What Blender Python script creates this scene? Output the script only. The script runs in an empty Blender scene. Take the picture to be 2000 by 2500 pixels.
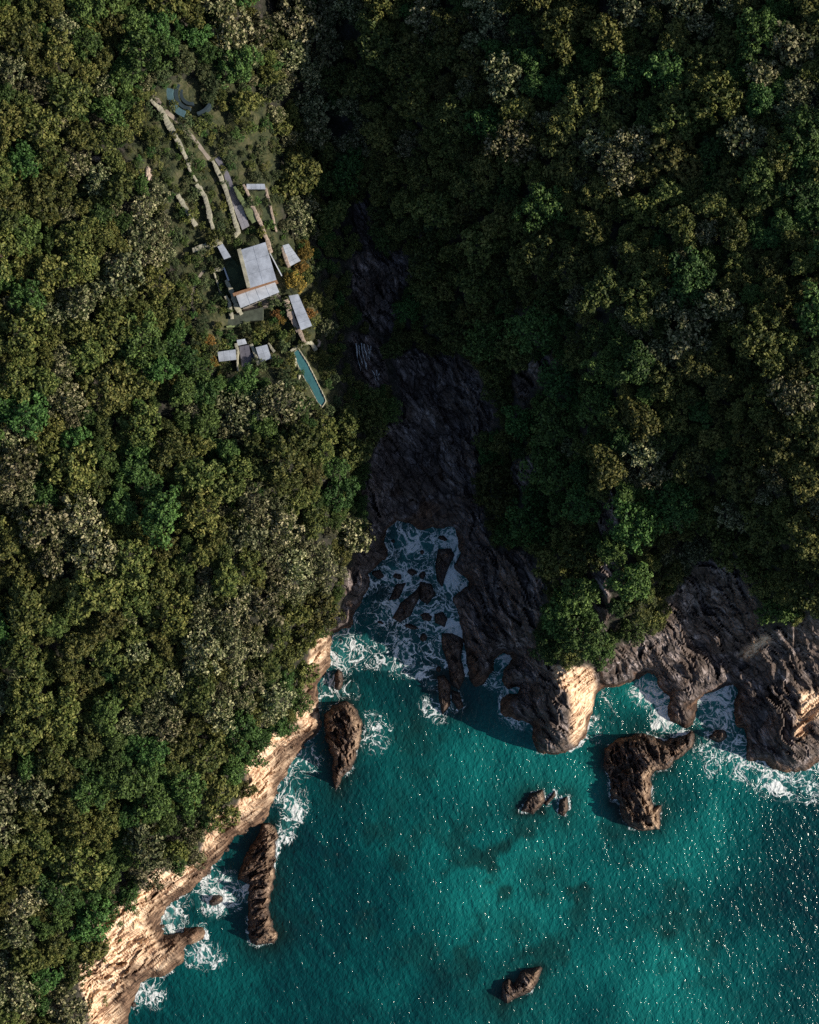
import bpy, math, random
import numpy as np
from mathutils import Vector

# ------------------------------------------------------------------ camera, sky, sun
S = 0.13          # metres per photo pixel at sea level
H = 500.0         # camera height above the sea
scene = bpy.context.scene
C = scene.collection
cam_d = bpy.data.cameras.new('camera'); cam = bpy.data.objects.new('camera', cam_d); C.objects.link(cam)
cam.location = (0, 0, H); cam.rotation_euler = (0, 0, 0)
cam_d.sensor_fit = 'VERTICAL'; cam_d.angle = 2 * math.atan(1250 * S / H)
cam_d.clip_start = 1; cam_d.clip_end = 20000
scene.camera = cam

SUN_EL, SUN_AZ = math.radians(25.5), math.radians(-5)     # azimuth counted from +X (picture's right)
sd = Vector((math.cos(SUN_AZ) * math.cos(SUN_EL), math.sin(SUN_AZ) * math.cos(SUN_EL), math.sin(SUN_EL)))
w = bpy.data.worlds.new('World'); scene.world = w; w.use_nodes = True
nt = w.node_tree; bg = nt.nodes['Background']
sky = nt.nodes.new('ShaderNodeTexSky'); sky.sky_type = 'NISHITA'; sky.sun_disc = False
sky.sun_elevation = SUN_EL; sky.sun_rotation = math.pi / 2 - SUN_AZ
nt.links.new(sky.outputs[0], bg.inputs[0]); bg.inputs[1].default_value = 0.078
sun_d = bpy.data.lights.new('sun', 'SUN'); sun_d.energy = 5.0; sun_d.angle = math.radians(0.5); sun_d.color = (1, .89, .74)
sun = bpy.data.objects.new('sun', sun_d); C.objects.link(sun)
sun.rotation_euler = sd.to_track_quat('Z', 'Y').to_euler(); sun.location = (0, 0, 200)
vs = scene.view_settings
vs.view_transform = 'Standard'; vs.look = 'None'; vs.exposure = 0.22; vs.gamma = 1
scene.render.engine = 'CYCLES'
scene.cycles.use_denoising = False
scene.cycles.max_bounces = 3; scene.cycles.diffuse_bounces = 2; scene.cycles.glossy_bounces = 1

rng = np.random.default_rng(7); random.seed(7)

# ------------------------------------------------------------------ noise and fields
def vnoise(x, y, seed=0):
    x = np.asarray(x, float); y = np.asarray(y, float)
    ix = np.floor(x).astype(np.int64); iy = np.floor(y).astype(np.int64)
    fx = x - ix; fy = y - iy
    fx = fx * fx * fx * (fx * (fx * 6 - 15) + 10); fy = fy * fy * fy * (fy * (fy * 6 - 15) + 10)
    def h(a, b):
        n = (a * 374761393 + b * 668265263 + seed * 974634777) & 0xffffffff
        n = ((n ^ (n >> 13)) * 1274126177) & 0xffffffff
        n = n ^ (n >> 16)
        return (n & 0xffff) / 32767.5 - 1
    a = h(ix, iy); b = h(ix + 1, iy); c = h(ix, iy + 1); d = h(ix + 1, iy + 1)
    return (a * (1 - fx) + b * fx) * (1 - fy) + (c * (1 - fx) + d * fx) * fy
def fbm(x, y, o=4, seed=0):
    s = 0; a = .5
    for k in range(o):
        s = s + a * vnoise(x * 2 ** k + 17 * k, y * 2 ** k - 9 * k, seed + k); a *= .5
    return s
def ridged(x, y, o=3, seed=0):
    s = 0; a = .5
    for k in range(o):
        s = s + a * (1 - 2 * np.abs(vnoise(x * 2 ** k + 5 * k, y * 2 ** k + 3 * k, seed + k))); a *= .5
    return s
def facets(x, y, seed=0, tilt=1.2):
    """blocky broken faces: each cell its own height and tilt"""
    x = np.asarray(x, float); y = np.asarray(y, float); ix = np.floor(x).astype(np.int64); iy = np.floor(y).astype(np.int64)
    def hs(a, b, k):
        n = (a * 374761393 + b * 668265263 + (seed * 31 + k) * 974634777) & 0xffffffff
        n = ((n ^ (n >> 13)) * 1274126177) & 0xffffffff; n = n ^ (n >> 16)
        return (n & 0xffff) / 65535.
    best = np.full(x.shape, 9e9); out = np.zeros(x.shape)
    for i in (-1, 0, 1):
        for j in (-1, 0, 1):
            cx, cy = ix + i, iy + j; dx = x - cx - hs(cx, cy, 1); dy = y - cy - hs(cx, cy, 2); d_ = dx * dx + dy * dy
            val = hs(cx, cy, 3) - .5 + (hs(cx, cy, 4) - .5) * tilt * dx + (hs(cx, cy, 5) - .5) * tilt * dy
            m = d_ < best; best = np.where(m, d_, best); out = np.where(m, val, out)
    return out
def sstep(a, b, x):
    t = np.clip((x - a) / (b - a), 0, 1); return t * t * (3 - 2 * t)
def sdf(poly, U, V):
    """signed distance in photo pixels, positive inside"""
    U = np.asarray(U, float); V = np.asarray(V, float)
    d2 = np.full(U.shape, 1e12); ins = np.zeros(U.shape, bool)
    n = len(poly)
    for i in range(n):
        ax, ay = poly[i]; bx, by = poly[(i + 1) % n]
        ex, ey = bx - ax, by - ay; L = ex * ex + ey * ey
        if L == 0: continue
        wx = U - ax; wy = V - ay
        t = np.clip((wx * ex + wy * ey) / L, 0, 1)
        d2 = np.minimum(d2, (wx - t * ex) ** 2 + (wy - t * ey) ** 2)
        if ay != by:
            ins ^= ((ay > V) != (by > V)) & (U < ex * (V - ay) / ey + ax)
    return np.where(ins, 1, -1) * np.sqrt(d2)
def P(u, v, h):
    """photo pixel and height -> world position"""
    k = S * (H - h) / H
    return np.stack([(np.asarray(u) - 1000.) * k, (1250. - np.asarray(v)) * k, np.asarray(h) + 0. * np.asarray(u)], -1)

COAST = [(316,2500),(316,2457),(342,2404),(377,2384),(406,2381),(449,2352),(452,2312),(493,2294),(496,2262),(452,2265),(429,2283),(397,2288),
 (397,2248),(414,2201),(452,2184),(481,2167),(507,2126),(545,2080),(585,2039),(638,2005),(655,1993),(667,1952),(690,1900),(719,1854),(754,1807),
 (775,1790),(783,1760),(780,1715),(777,1674),(800,1645),(807,1617),(809,1543),(853,1534),(876,1478),(909,1423),(902,1399),(927,1376),(950,1353),
 (937,1325),(941,1302),(953,1288),(974,1272),(997,1277),(1025,1297),(1071,1288),(1085,1283),(1110,1286),(1113,1316),(1120,1353),(1110,1395),
 (1148,1409),(1145,1427),(1117,1441),(1106,1460),(1117,1501),(1131,1534),(1131,1557),(1143,1590),(1138,1617),(1148,1650),(1157,1678),(1182,1668),
 (1206,1641),(1210,1604),(1229,1590),(1254,1604),(1233,1636),(1229,1664),(1238,1682),(1275,1673),(1266,1692),(1224,1703),(1222,1740),(1247,1752),
 (1298,1766),(1301,1817),(1317,1835),(1359,1842),(1410,1821),(1437,1780),(1451,1733),(1454,1694),(1474,1681),(1543,1665),(1580,1645),(1602,1657),
 (1602,1681),(1633,1700),(1633,1763),(1657,1775),(1671,1788),(1690,1773),(1700,1738),(1710,1710),(1734,1688),(1791,1673),(1807,1683),(1791,1738),
 (1797,1771),(1817,1775),(1823,1819),(1823,1856),(1868,1864),(1884,1880),(1933,1884),(1974,1876),(2000,1860),(2150,1800),(2500,1750),(4000,1700),
 (4000,-2600),(-3000,-2600),(-3000,4000),(60,4000),(150,2900),(270,2600)]

CTRL = [(-1500,1250,80),(-1500,-800,80),(3500,0,20),(3500,1400,10),(2700,1250,40),(2700,300,55),(1000,-800,40),(2000,-800,76),(0,-800,62),(600,-800,42),(2200,1600,28),(2500,1720,8),
 (-300,0,66),(0,0,58),(300,0,50),(500,0,40),(600,0,32),(680,0,22),(780,0,22),(900,0,29),(1000,0,34),(1250,0,47),(1500,0,55),(1750,0,64),(2000,0,72),(2300,0,71),
 (-300,300,66),(0,300,58),(250,300,50),(450,300,43),(600,300,34),(720,300,19),(800,300,18),(950,300,30),(1150,300,43),(1500,300,57),(1750,300,65),(2000,300,73),
 (0,500,57),(300,500,48),(480,500,40),(600,500,36),(690,500,30),(760,500,20),(830,500,15),(900,500,17),(1050,500,29),(1250,500,43),(1500,500,58),(1750,500,66),(2000,500,74),
 (0,700,56),(300,700,46),(480,700,37),(560,690,35),(600,650,34.5),(640,690,34),(620,740,33),(700,700,32.5),(760,700,30.5),(810,700,20),(900,700,12),(1000,700,18),(1200,700,33),(1450,700,59),(1750,700,66),(2000,700,76),
 (0,900,54),(400,900,42),(560,880,33),(650,870,31),(720,870,32.5),(780,970,32.5),(832,940,27),(872,900,13),(920,900,10),(1050,900,9.5),(1180,900,22),(1300,900,35),(1450,900,59),(1700,900,65),(2000,900,77),
 (0,1100,52),(400,1100,44),(650,1100,38),(800,1100,32),(868,1100,20),(920,1100,7),(1050,1100,4.5),(1150,1100,10),(1300,1100,28),(1450,1100,54),(1600,1100,58),(2000,1100,75),
 (0,1300,49),(400,1300,43),(700,1300,35),(810,1300,27),(880,1300,10),(1000,1230,1.5),(1130,1300,4),(1250,1300,17),(1450,1300,44),(1550,1300,51),(1700,1300,44),(1850,1300,56),(2000,1300,72),
 (0,1500,46),(400,1500,41),(680,1500,34),(770,1500,24),(1160,1500,6),(1250,1500,16),(1350,1500,31),(1480,1500,38),(1550,1430,46),(1620,1480,31),(1700,1480,20),(1850,1500,38),(2000,1480,56),(2100,1500,62),
 (0,1700,42),(400,1700,38),(620,1700,30),(710,1700,21),(1300,1640,12),(1250,1580,14),(1350,1570,30),(1430,1560,34),(1400,1612,30),(1470,1600,28),(1398,1660,26),(1396,1710,22),(1390,1770,15),(1300,1730,8),(1240,1720,3),(1500,1650,8),
 (1580,1600,11),(1660,1640,6),(1665,1720,2.6),(1720,1640,8),(1780,1600,9),(1850,1650,7),(1820,1750,2.0),(1870,1760,4.8),(1942,1700,11.5),(1940,1780,10),(1900,1840,5),(1985,1725,8),(1990,1790,8),(2050,1740,7),(2060,1600,16),(1865,1555,27),(1890,1590,17),
 (0,1900,36),(300,1900,33),(500,1900,27),(580,1890,20),(650,1880,8),(0,2100,31),(250,2100,27),(420,2090,19),(480,2110,10),(0,2300,27),(170,2300,21),(250,2290,14),(330,2300,8),
 (0,2500,24),(150,2500,16),(210,2480,10),(260,2480,5),(-300,2500,32),(-600,3200,25)]

g0, g1, gs = -1500, 3500, 10
gu = np.arange(g0, g1 + 1, gs, dtype=float)
GU, GV = np.meshgrid(gu, gu)
_ct = np.array(CTRL, float)
def _rbf():
    n = len(_ct); X = _ct[:, :2] / 100
    D = np.sqrt(((X[:, None] - X[None]) ** 2).sum(-1)); A = np.zeros((n + 3, n + 3)); A[:n, :n] = -D - .02 * np.eye(n)
    A[:n, n] = 1; A[:n, n + 1:] = X; A[n, :n] = 1; A[n + 1:, :n] = X.T
    b = np.zeros(n + 3); b[:n] = _ct[:, 2]
    c = np.linalg.solve(A, b); out = c[n] + c[n + 1] * GU / 100 + c[n + 2] * GV / 100
    for i in range(n):
        out = out - c[i] * np.sqrt((GU / 100 - X[i, 0]) ** 2 + (GV / 100 - X[i, 1]) ** 2)
    return out
HB = _rbf()
DC = sdf(COAST, GU, GV)
def samp(G, u, v):
    x = np.clip((np.asarray(u, float) - g0) / gs, 0, len(gu) - 1.001); y = np.clip((np.asarray(v, float) - g0) / gs, 0, len(gu) - 1.001)
    i = x.astype(int); j = y.astype(int); fx = x - i; fy = y - j
    return (G[j, i] * (1 - fx) + G[j, i + 1] * fx) * (1 - fy) + (G[j + 1, i] * (1 - fx) + G[j + 1, i + 1] * fx) * fy
HB = HB + fbm(GU / 130, GV / 130, 3, 3) * 3.5

ROCKS = [  # bare rock on the land
 [(226,2520),(185,2404),(197,2358),(240,2310),(225,2260),(290,2196),(359,2161),(365,2120),(441,2112),(487,2097),(499,2056),(493,2022),(522,1987),(571,1964),(603,1906),(590,1871),(614,1842),(655,1790),(707,1784),(713,1743),(736,1697),(742,1645),(748,1599),(775,1546),(820,1545),(830,1700),(830,1900),(700,2100),(560,2350),(400,2600),(240,2600)],
 [(120,2240),(150,2225),(190,2250),(175,2275),(140,2270)],
 [(974,862),(1025,857),(1094,871),(1154,880),(1178,927),(1210,1001),(1215,1047),(1168,1070),(1164,1196),(1178,1260),(1200,1340),(1290,1350),(1330,1420),(1330,1480),(1300,1540),(1300,1590),(1345,1621),(1462,1625),(1503,1580),(1617,1527),(1637,1454),(1706,1369),(1803,1369),(1844,1462),(1868,1548),(1949,1511),(2000,1503),(2100,1490),(2400,1560),(2400,2000),(1150,2000),(788,1560),(832,1480),(852,1400),(884,1330),(905,1242),(876,1196),(904,1135),(923,1061),(974,1024),(974,960),(960,895)],
 [(862,615),(985,612),(1010,675),(975,710),(968,770),(950,815),(915,805),(872,760),(852,690)],
 [(855,490),(890,482),(918,560),(895,605),(860,570)],
 [(1262,905),(1335,868),(1350,905),(1300,955),(1276,1000),(1250,965)],
 [(1420,1371),(1505,1375),(1492,1450),(1500,1500),(1480,1540),(1445,1530),(1440,1450)],
 [(1458,1240),(1490,1200),(1512,1250),(1498,1305),(1460,1300)],
 [(1240,1135),(1290,1115),(1300,1165),(1258,1200)],
 [(850,815),(925,820),(955,940),(905,950),(866,900)],
]
CLEAR = [(365,225),(430,190),(560,190),(640,230),(680,330),(690,430),(690,560),(740,590),(770,640),(790,740),(790,830),(830,940),(825,1020),(760,1020),(700,940),(640,925),(560,915),(500,890),(470,830),(455,730),(430,640),(415,560),(405,480),(350,420),(300,380),(330,330)]
RD = np.full(GU.shape, -999.)
for poly in ROCKS: RD = np.maximum(RD, sdf(poly, GU, GV))
CD = sdf(CLEAR, GU, GV)
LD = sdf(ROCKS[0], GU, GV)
for poly in ([(1350,1625),(1440,1618),(1456,1690),(1448,1760),(1420,1822),(1395,1810),(1398,1740),(1392,1690),(1360,1665)],   # sunlit east faces of the headlands, their light painted in as pale rock
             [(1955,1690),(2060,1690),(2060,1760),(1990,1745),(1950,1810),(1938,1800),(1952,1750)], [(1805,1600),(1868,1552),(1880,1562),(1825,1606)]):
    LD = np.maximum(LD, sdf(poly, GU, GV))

def fields(u, v):
    d = samp(DC, u, v) + fbm(u / 30, v / 30, 4, 11) * 10
    rk = sstep(-8, 10, samp(RD, u, v) + fbm(u / 25, v / 25, 3, 21) * 14)
    cl = sstep(-10, 15, samp(CD, u, v))
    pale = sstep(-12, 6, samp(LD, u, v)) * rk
    return d, rk, cl, pale
def terrain_h(u, v, detail=True):
    u = np.asarray(u, float); v = np.asarray(v, float)
    d, rk, cl, pale = fields(u, v)
    hb = samp(HB, u, v)
    k = .30 - .07 * pale * (u < 1000)
    hc = np.maximum(d, 0) * k
    a = 2.0
    h = -a * np.log(np.exp(-np.clip(hb, -5, 120) / a) + np.exp(-hc / a) + 1e-30)
    h = h + a * np.log(1 + np.exp(-np.clip(np.maximum(hb, 0), 0, 60) / a))
    if detail:
        wu = u + fbm(u / 60, v / 60, 2, 31) * 30; wv = v + fbm(u / 60, v / 60, 2, 41) * 30
        near = sstep(0, 25, d)
        # tilted strata on the pale cliff, running up to the right
        s = wu * .82 - wv * .57; t = wu * .57 + wv * .82
        st = ridged(s / 120, t / 20, 4, 51) * 2.6 + fbm(wu / 34, wv / 34, 3, 55) * 1.8 + ridged(s / 50, t / 7, 2, 58) * .8
        # blockier slate elsewhere
        s2 = wu * .5 + wv * .87; t2 = wu * .87 - wv * .5
        sl = ridged(s2 / 130, t2 / 26, 4, 61) * 3.2 + fbm(wu / 70, wv / 70, 3, 65) * 3.0 + ridged(s2 / 34, t2 / 9, 2, 68) * 1.1
        idx = np.nonzero((rk > .05) & (d > -5) & (np.abs(u - 1000) < 1200) & (np.abs(v - 1250) < 1500))
        if len(idx[0]):
            s_, t_, s2_, t2_ = s[idx], t[idx], s2[idx], t2[idx]
            st[idx] = st[idx] * .75 + facets(s_ / 60, t_ / 13, 1) * 2.2 + facets(s_ / 22, t_ / 7, 2) * 1.0
            sl[idx] = sl[idx] * .70 + facets(s2_ / 120, t2_ / 21, 3, .8) * 4.0 + facets(s2_ / 48, t2_ / 9, 4, .8) * 1.6
        h = h + near * rk * (pale * st + (1 - pale) * sl) * (.3 + .7 * sstep(0, 11, hb))
        h = h + (1 - rk) * (1 - cl) * fbm(u / 22, v / 22, 2, 71) * .8
    h = np.where(d > 0, np.maximum(h, .12 * np.minimum(d, 8)), -.25 + .06 * np.maximum(d, -120))
    return h
def th(u, v): return float(terrain_h(np.array([u], float), np.array([v], float), False)[0])

# ------------------------------------------------------------------ mesh helpers
def mk_mesh(name, verts, faces, smooth=False, mat=None):
    verts = np.asarray(verts, np.float32); faces = np.asarray(faces, np.int32)
    me = bpy.data.meshes.new(name); k = faces.shape[1]
    me.vertices.add(len(verts)); me.vertices.foreach_set('co', verts.ravel())
    me.loops.add(faces.size); me.loops.foreach_set('vertex_index', faces.ravel())
    me.polygons.add(len(faces)); me.polygons.foreach_set('loop_start', np.arange(0, faces.size, k, dtype=np.int32))
    me.polygons.foreach_set('use_smooth', np.full(len(faces), smooth))
    me.update(calc_edges=True)
    if mat: me.materials.append(mat)
    return me
def mk_poly(name, verts, faces, mat=None, smooth=False):
    me = bpy.data.meshes.new(name); me.from_pydata([tuple(map(float, q)) for q in verts], [], faces); me.update()
    if smooth: me.polygons.foreach_set('use_smooth', [True] * len(me.polygons))
    if mat: me.materials.append(mat)
    return me
def fattr(me, name, vals, dom='POINT'):
    a = me.attributes.new(name, 'FLOAT', dom); a.data.foreach_set('value', np.asarray(vals, np.float32).ravel())
def link(name, me, parent=None, loc=None):
    o = bpy.data.objects.new(name, me); C.objects.link(o)
    if loc is not None: o.location = loc
    if parent: o.parent = parent
    return o
def tag(o, label, cat=None, group=None, kind=None):
    o['label'] = label
    if cat: o['category'] = cat
    if group: o['group'] = group
    if kind: o['kind'] = kind
    return o
def thing(name, loc, label, cat, group=None, rz=0):
    o = bpy.data.objects.new(name, None); C.objects.link(o); o.location = loc; o.rotation_euler = (0, 0, rz); o.empty_display_size = 1; o['kind'] = 'thing'
    return tag(o, label, cat, group)

# ------------------------------------------------------------------ materials
def newmat(name):
    m = bpy.data.materials.new(name); m.use_nodes = True
    return m, m.node_tree, m.node_tree.nodes['Principled BSDF']
def N(t, kind, **kw):
    n = t.nodes.new(kind)
    for k, v in kw.items():
        if k.startswith('i_'):
            key = k[2:]; key = int(key) if key.isdigit() else key
            n.inputs[key].default_value = v
        else: setattr(n, k, v)
    return n
def L(t, a, b): t.links.new(a, b)
def attr(t, name): return N(t, 'ShaderNodeAttribute', attribute_name=name).outputs['Fac']
def coords(t, scale=(1, 1, 1), rot=(0, 0, 0)):
    tc = N(t, 'ShaderNodeTexCoord'); mp = N(t, 'ShaderNodeMapping')
    mp.inputs['Scale'].default_value = scale; src = tc.outputs['Object']
    if any(rot):
        rm = N(t, 'ShaderNodeMapping'); rm.inputs['Rotation'].default_value = rot; L(t, src, rm.inputs['Vector']); src = rm.outputs[0]
    L(t, src, mp.inputs['Vector']); return mp.outputs[0]
def noise(t, vec, scale, detail=4, rough=.55, dist=0.):
    n = N(t, 'ShaderNodeTexNoise'); n.inputs['Scale'].default_value = scale; n.inputs['Detail'].default_value = detail
    n.inputs['Roughness'].default_value = rough; n.inputs['Distortion'].default_value = dist
    if vec is not None: L(t, vec, n.inputs['Vector'])
    return n.outputs['Fac']
def ramp(t, fac, stops):
    r = N(t, 'ShaderNodeValToRGB'); e = r.color_ramp.elements
    while len(e) < len(stops): e.new(.5)
    for q, (p, c) in zip(e, stops):
        q.position = p; q.color = (*c, 1) if len(c) == 3 else c
    L(t, fac, r.inputs[0]); return r.outputs[0]
def mix(t, fac, a, b, bt='MIX'):
    m = N(t, 'ShaderNodeMix', data_type='RGBA', blend_type=bt)
    for s, x in ((0, fac), (6, a), (7, b)):
        if hasattr(x, 'is_output'): L(t, x, m.inputs[s])
        elif s == 0: m.inputs[0].default_value = x
        else: m.inputs[s].default_value = (*x, 1)
    return m.outputs[2]
def mth(t, op, a, b=None, c=None, clamp=False):
    m = N(t, 'ShaderNodeMath', operation=op, use_clamp=clamp)
    for i, x in enumerate((a, b, c)):
        if x is None: continue
        if hasattr(x, 'is_output'): L(t, x, m.inputs[i])
        else: m.inputs[i].default_value = x
    return m.outputs[0]
def mrange(t, x, a, b, c=0., d=1.):
    m = N(t, 'ShaderNodeMapRange', interpolation_type='SMOOTHSTEP'); L(t, x, m.inputs[0])
    for i, q in enumerate((a, b, c, d)): m.inputs[i + 1].default_value = q
    return m.outputs[0]
def bump(t, p, h, strength=.5, dist=.2):
    b = N(t, 'ShaderNodeBump'); b.inputs['Strength'].default_value = strength; b.inputs['Distance'].default_value = dist
    L(t, h, b.inputs['Height']); L(t, b.outputs[0], p.inputs['Normal'])

def rock_colour(t, pale):
    """pale tilted sandstone, dark brown-grey slate; pale 0..1"""
    v1 = coords(t, (.085, .75, .30), (0, 0, math.radians(-38)))
    v2 = coords(t, (.30, 1.1, .5), (0, 0, math.radians(55)))
    n1 = noise(t, v1, 1.0, 7, .62, 1.2); n2 = noise(t, v2, .55, 8, .65, .8)
    n3 = noise(t, coords(t), .12, 5, .6)
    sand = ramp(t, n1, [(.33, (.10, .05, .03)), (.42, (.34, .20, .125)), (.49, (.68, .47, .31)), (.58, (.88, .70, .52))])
    slate = ramp(t, n2, [(.32, (.014, .012, .014)), (.44, (.085, .068, .064)), (.53, (.18, .148, .142)), (.61, (.32, .275, .275)), (.70, (.62, .56, .57))])
    slate = mix(t, mth(t, 'MULTIPLY', mrange(t, n3, .42, .60), .75), slate, (.088, .062, .050), 'MIX')
    wn = N(t, 'ShaderNodeTexNoise'); wn.inputs['Scale'].default_value = .25; wn.inputs['Detail'].default_value = 4; L(t, coords(t), wn.inputs['Vector'])
    ws = N(t, 'ShaderNodeVectorMath', operation='SCALE'); ws.inputs['Scale'].default_value = 2.6; L(t, wn.outputs['Color'], ws.inputs[0])
    wa = N(t, 'ShaderNodeVectorMath', operation='ADD'); L(t, coords(t, (.55, 1.25, .6), (0, 0, math.radians(50))), wa.inputs[0]); L(t, ws.outputs[0], wa.inputs[1])
    vo = N(t, 'ShaderNodeTexVoronoi', feature='DISTANCE_TO_EDGE'); vo.inputs['Scale'].default_value = .30; L(t, wa.outputs[0], vo.inputs['Vector'])
    ck = mrange(t, vo.outputs['Distance'], .0, .09)
    slate = mix(t, ck, mix(t, .75, slate, (.006, .005, .005)), slate)
    n2 = mth(t, 'ADD', n2, mth(t, 'MULTIPLY', mth(t, 'MULTIPLY', ck, .35), mth(t, 'SUBTRACT', 1., pale)))
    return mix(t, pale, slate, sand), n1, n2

def terrain_material():
    m, t, p = newmat('hillside')
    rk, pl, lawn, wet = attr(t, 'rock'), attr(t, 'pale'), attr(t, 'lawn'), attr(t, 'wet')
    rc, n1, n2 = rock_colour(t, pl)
    rc = mix(t, wet, rc, ramp(t, n1, [(.35, (.018, .010, .007)), (.5, (.066, .035, .022)), (.62, (.19, .11, .068))]))
    ns = noise(t, coords(t), .5, 6, .65)
    soil = ramp(t, ns, [(.3, (.008, .011, .006)), (.5, (.020, .022, .013)), (.62, (.045, .038, .034)), (.75, (.075, .066, .066))])
    gr = ramp(t, noise(t, coords(t), .22, 9, .75), [(.34, (.007, .012, .005)), (.46, (.024, .034, .011)), (.55, (.060, .064, .024)), (.66, (.11, .098, .062)), (.78, (.17, .16, .17))])
    base = mix(t, lawn, soil, gr); base = mix(t, rk, base, rc)
    L(t, base, p.inputs['Base Color']); p.inputs['Roughness'].default_value = .75; p.inputs['Specular IOR Level'].default_value = .35
    hh = mth(t, 'ADD', mth(t, 'MULTIPLY', n2, 1.0), mth(t, 'MULTIPLY', n1, .8))
    bump(t, p, hh, .7, .6)
    return m
M_TERR = terrain_material()
def rock_material(name, pale_amt, brown):
    m, t, p = newmat(name)
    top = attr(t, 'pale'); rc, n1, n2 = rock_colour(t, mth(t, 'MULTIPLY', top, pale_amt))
    rc = mix(t, brown, rc, ramp(t, n1, [(.34, (.010, .006, .004)), (.47, (.060, .032, .019)), (.56, (.15, .085, .05)), (.68, (.46, .30, .20))]))
    rc = mix(t, attr(t, 'wet'), rc, (.030, .016, .011))
    L(t, rc, p.inputs['Base Color']); p.inputs['Roughness'].default_value = .6
    bump(t, p, mth(t, 'ADD', n1, n2), 1.0, .7)
    return m
M_ISLET = rock_material('brown_sea_rock', .8, .65)
M_SLATE = rock_material('dark_sea_rock', .25, .55)

def water_material():
    m, t, p = newmat('sea_water')
    deep, reef, foam = attr(t, 'deep'), attr(t, 'reef'), attr(t, 'foam')
    c = coords(t)
    big = noise(t, coords(t, (1, .7, 1), (0, 0, .6)), .035, 4, .6)
    streak = noise(t, coords(t, (1.0, .22, 1), (0, 0, math.radians(-40))), .55, 5, .65)
    dd = mth(t, 'ADD', deep, mth(t, 'MULTIPLY', mth(t, 'SUBTRACT', big, .5), 1.5), clamp=True)
    col = ramp(t, dd, [(0., (.007, .180, .170)), (.35, (.003, .100, .101)), (.7, (.0012, .046, .053)), (1., (.001, .024, .033))])
    col = mix(t, mth(t, 'MULTIPLY', mrange(t, streak, .40, .78), .25), col, (.004, .18, .17), 'MIX')
    col = mix(t, mth(t, 'MULTIPLY', reef, 1.25, clamp=True), col, (.005, .021, .020))
    # lacy foam
    warp = N(t, 'ShaderNodeTexNoise'); warp.inputs['Scale'].default_value = .13; warp.inputs['Detail'].default_value = 4; L(t, c, warp.inputs['Vector'])
    off = N(t, 'ShaderNodeVectorMath', operation='SCALE'); off.inputs['Scale'].default_value = 7.0; L(t, warp.outputs['Color'], off.inputs[0])
    cw = N(t, 'ShaderNodeVectorMath', operation='ADD'); L(t, c, cw.inputs[0]); L(t, off.outputs[0], cw.inputs[1])
    r2 = noise(t, cw.outputs[0], .07, 6, .62)
    cover = mth(t, 'ADD', foam, mth(t, 'MULTIPLY', mth(t, 'SUBTRACT', r2, .5), 1.7), clamp=True)
    cover = mth(t, 'MULTIPLY', cover, mrange(t, foam, .04, .22))
    def web(sc, k):       # threads that thicken into sheets with round holes as the cover grows
        r = noise(t, cw.outputs[0], sc, 3, .5, 1.2)
        wdt = mth(t, 'MULTIPLY_ADD', mth(t, 'POWER', cover, 2.0), k, .001)
        return mth(t, 'SUBTRACT', 1., mrange(t, mth(t, 'DIVIDE', mth(t, 'ABSOLUTE', mth(t, 'SUBTRACT', r, .5)), wdt), .25, 1.25), clamp=True)
    fm = mth(t, 'MAXIMUM', web(.11, .11), mth(t, 'MULTIPLY', web(.30, .10), .9))
    fm = mth(t, 'MULTIPLY', fm, mrange(t, cover, .10, .26))
    milky = mth(t, 'MULTIPLY', mrange(t, cover, .12, .9), .55)
    col = mix(t, milky, col, (.075, .34, .34))
    col = mix(t, fm, col, (.82, .88, .90))
    L(t, col, p.inputs['Base Color'])
    L(t, mth(t, 'MULTIPLY_ADD', fm, .5, .13), p.inputs['Roughness']); p.inputs['IOR'].default_value = 1.33
    w1 = noise(t, coords(t, (1, .5, 1), (0, 0, math.radians(-25))), .45, 3, .55, .4)
    w2 = noise(t, coords(t, (1, .7, 1), (0, 0, math.radians(20))), .80, 3, .55, .3)
    w0 = noise(t, coords(t, (1, .25, 1), (0, 0, math.radians(-30))), .12, 2, .5, .6)
    hh = mth(t, 'ADD', mth(t, 'ADD', mth(t, 'MULTIPLY', w1, .9), mth(t, 'MULTIPLY', w2, .85)), mth(t, 'MULTIPLY', w0, 1.1))
    bump(t, p, hh, 1.0, .62)
    return m
M_SEA = water_material()

def leaf_material(name, a, b, dark, tr=.25):
    m, t, p = newmat(name)
    oi = N(t, 'ShaderNodeObjectInfo')
    v = attr(t, 'var')
    col = ramp(t, v, [(0., dark), (.35, a), (1., b)])
    hsv = N(t, 'ShaderNodeHueSaturation'); L(t, col, hsv.inputs['Color'])
    L(t, mth(t, 'MULTIPLY_ADD', oi.outputs['Random'], .05, .475), hsv.inputs['Hue'])
    r2 = mth(t, 'FRACT', mth(t, 'MULTIPLY', oi.outputs['Random'], 7.31))
    L(t, mth(t, 'MULTIPLY_ADD', r2, .75, .62), hsv.inputs['Value'])
    L(t, hsv.outputs[0], p.inputs['Base Color']); p.inputs['Roughness'].default_value = .62; p.inputs['Specular IOR Level'].default_value = .25
    return m
M_LEAF = {
 'olive': leaf_material('olive_leaves', (.052, .074, .015), (.185, .190, .054), (.012, .021, .0045)),
 'green': leaf_material('green_leaves', (.036, .078, .017), (.105, .18, .045), (.009, .024, .005)),
 'silver': leaf_material('pale_leaves', (.066, .086, .028), (.39, .37, .21), (.018, .026, .007)),
 'rust': leaf_material('orange_leaves', (.18, .115, .025), (.34, .20, .05), (.05, .045, .012)),
 'grey': leaf_material('grey_green_leaves', (.042, .070, .025), (.12, .145, .062), (.012, .024, .008)),
}
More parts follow.
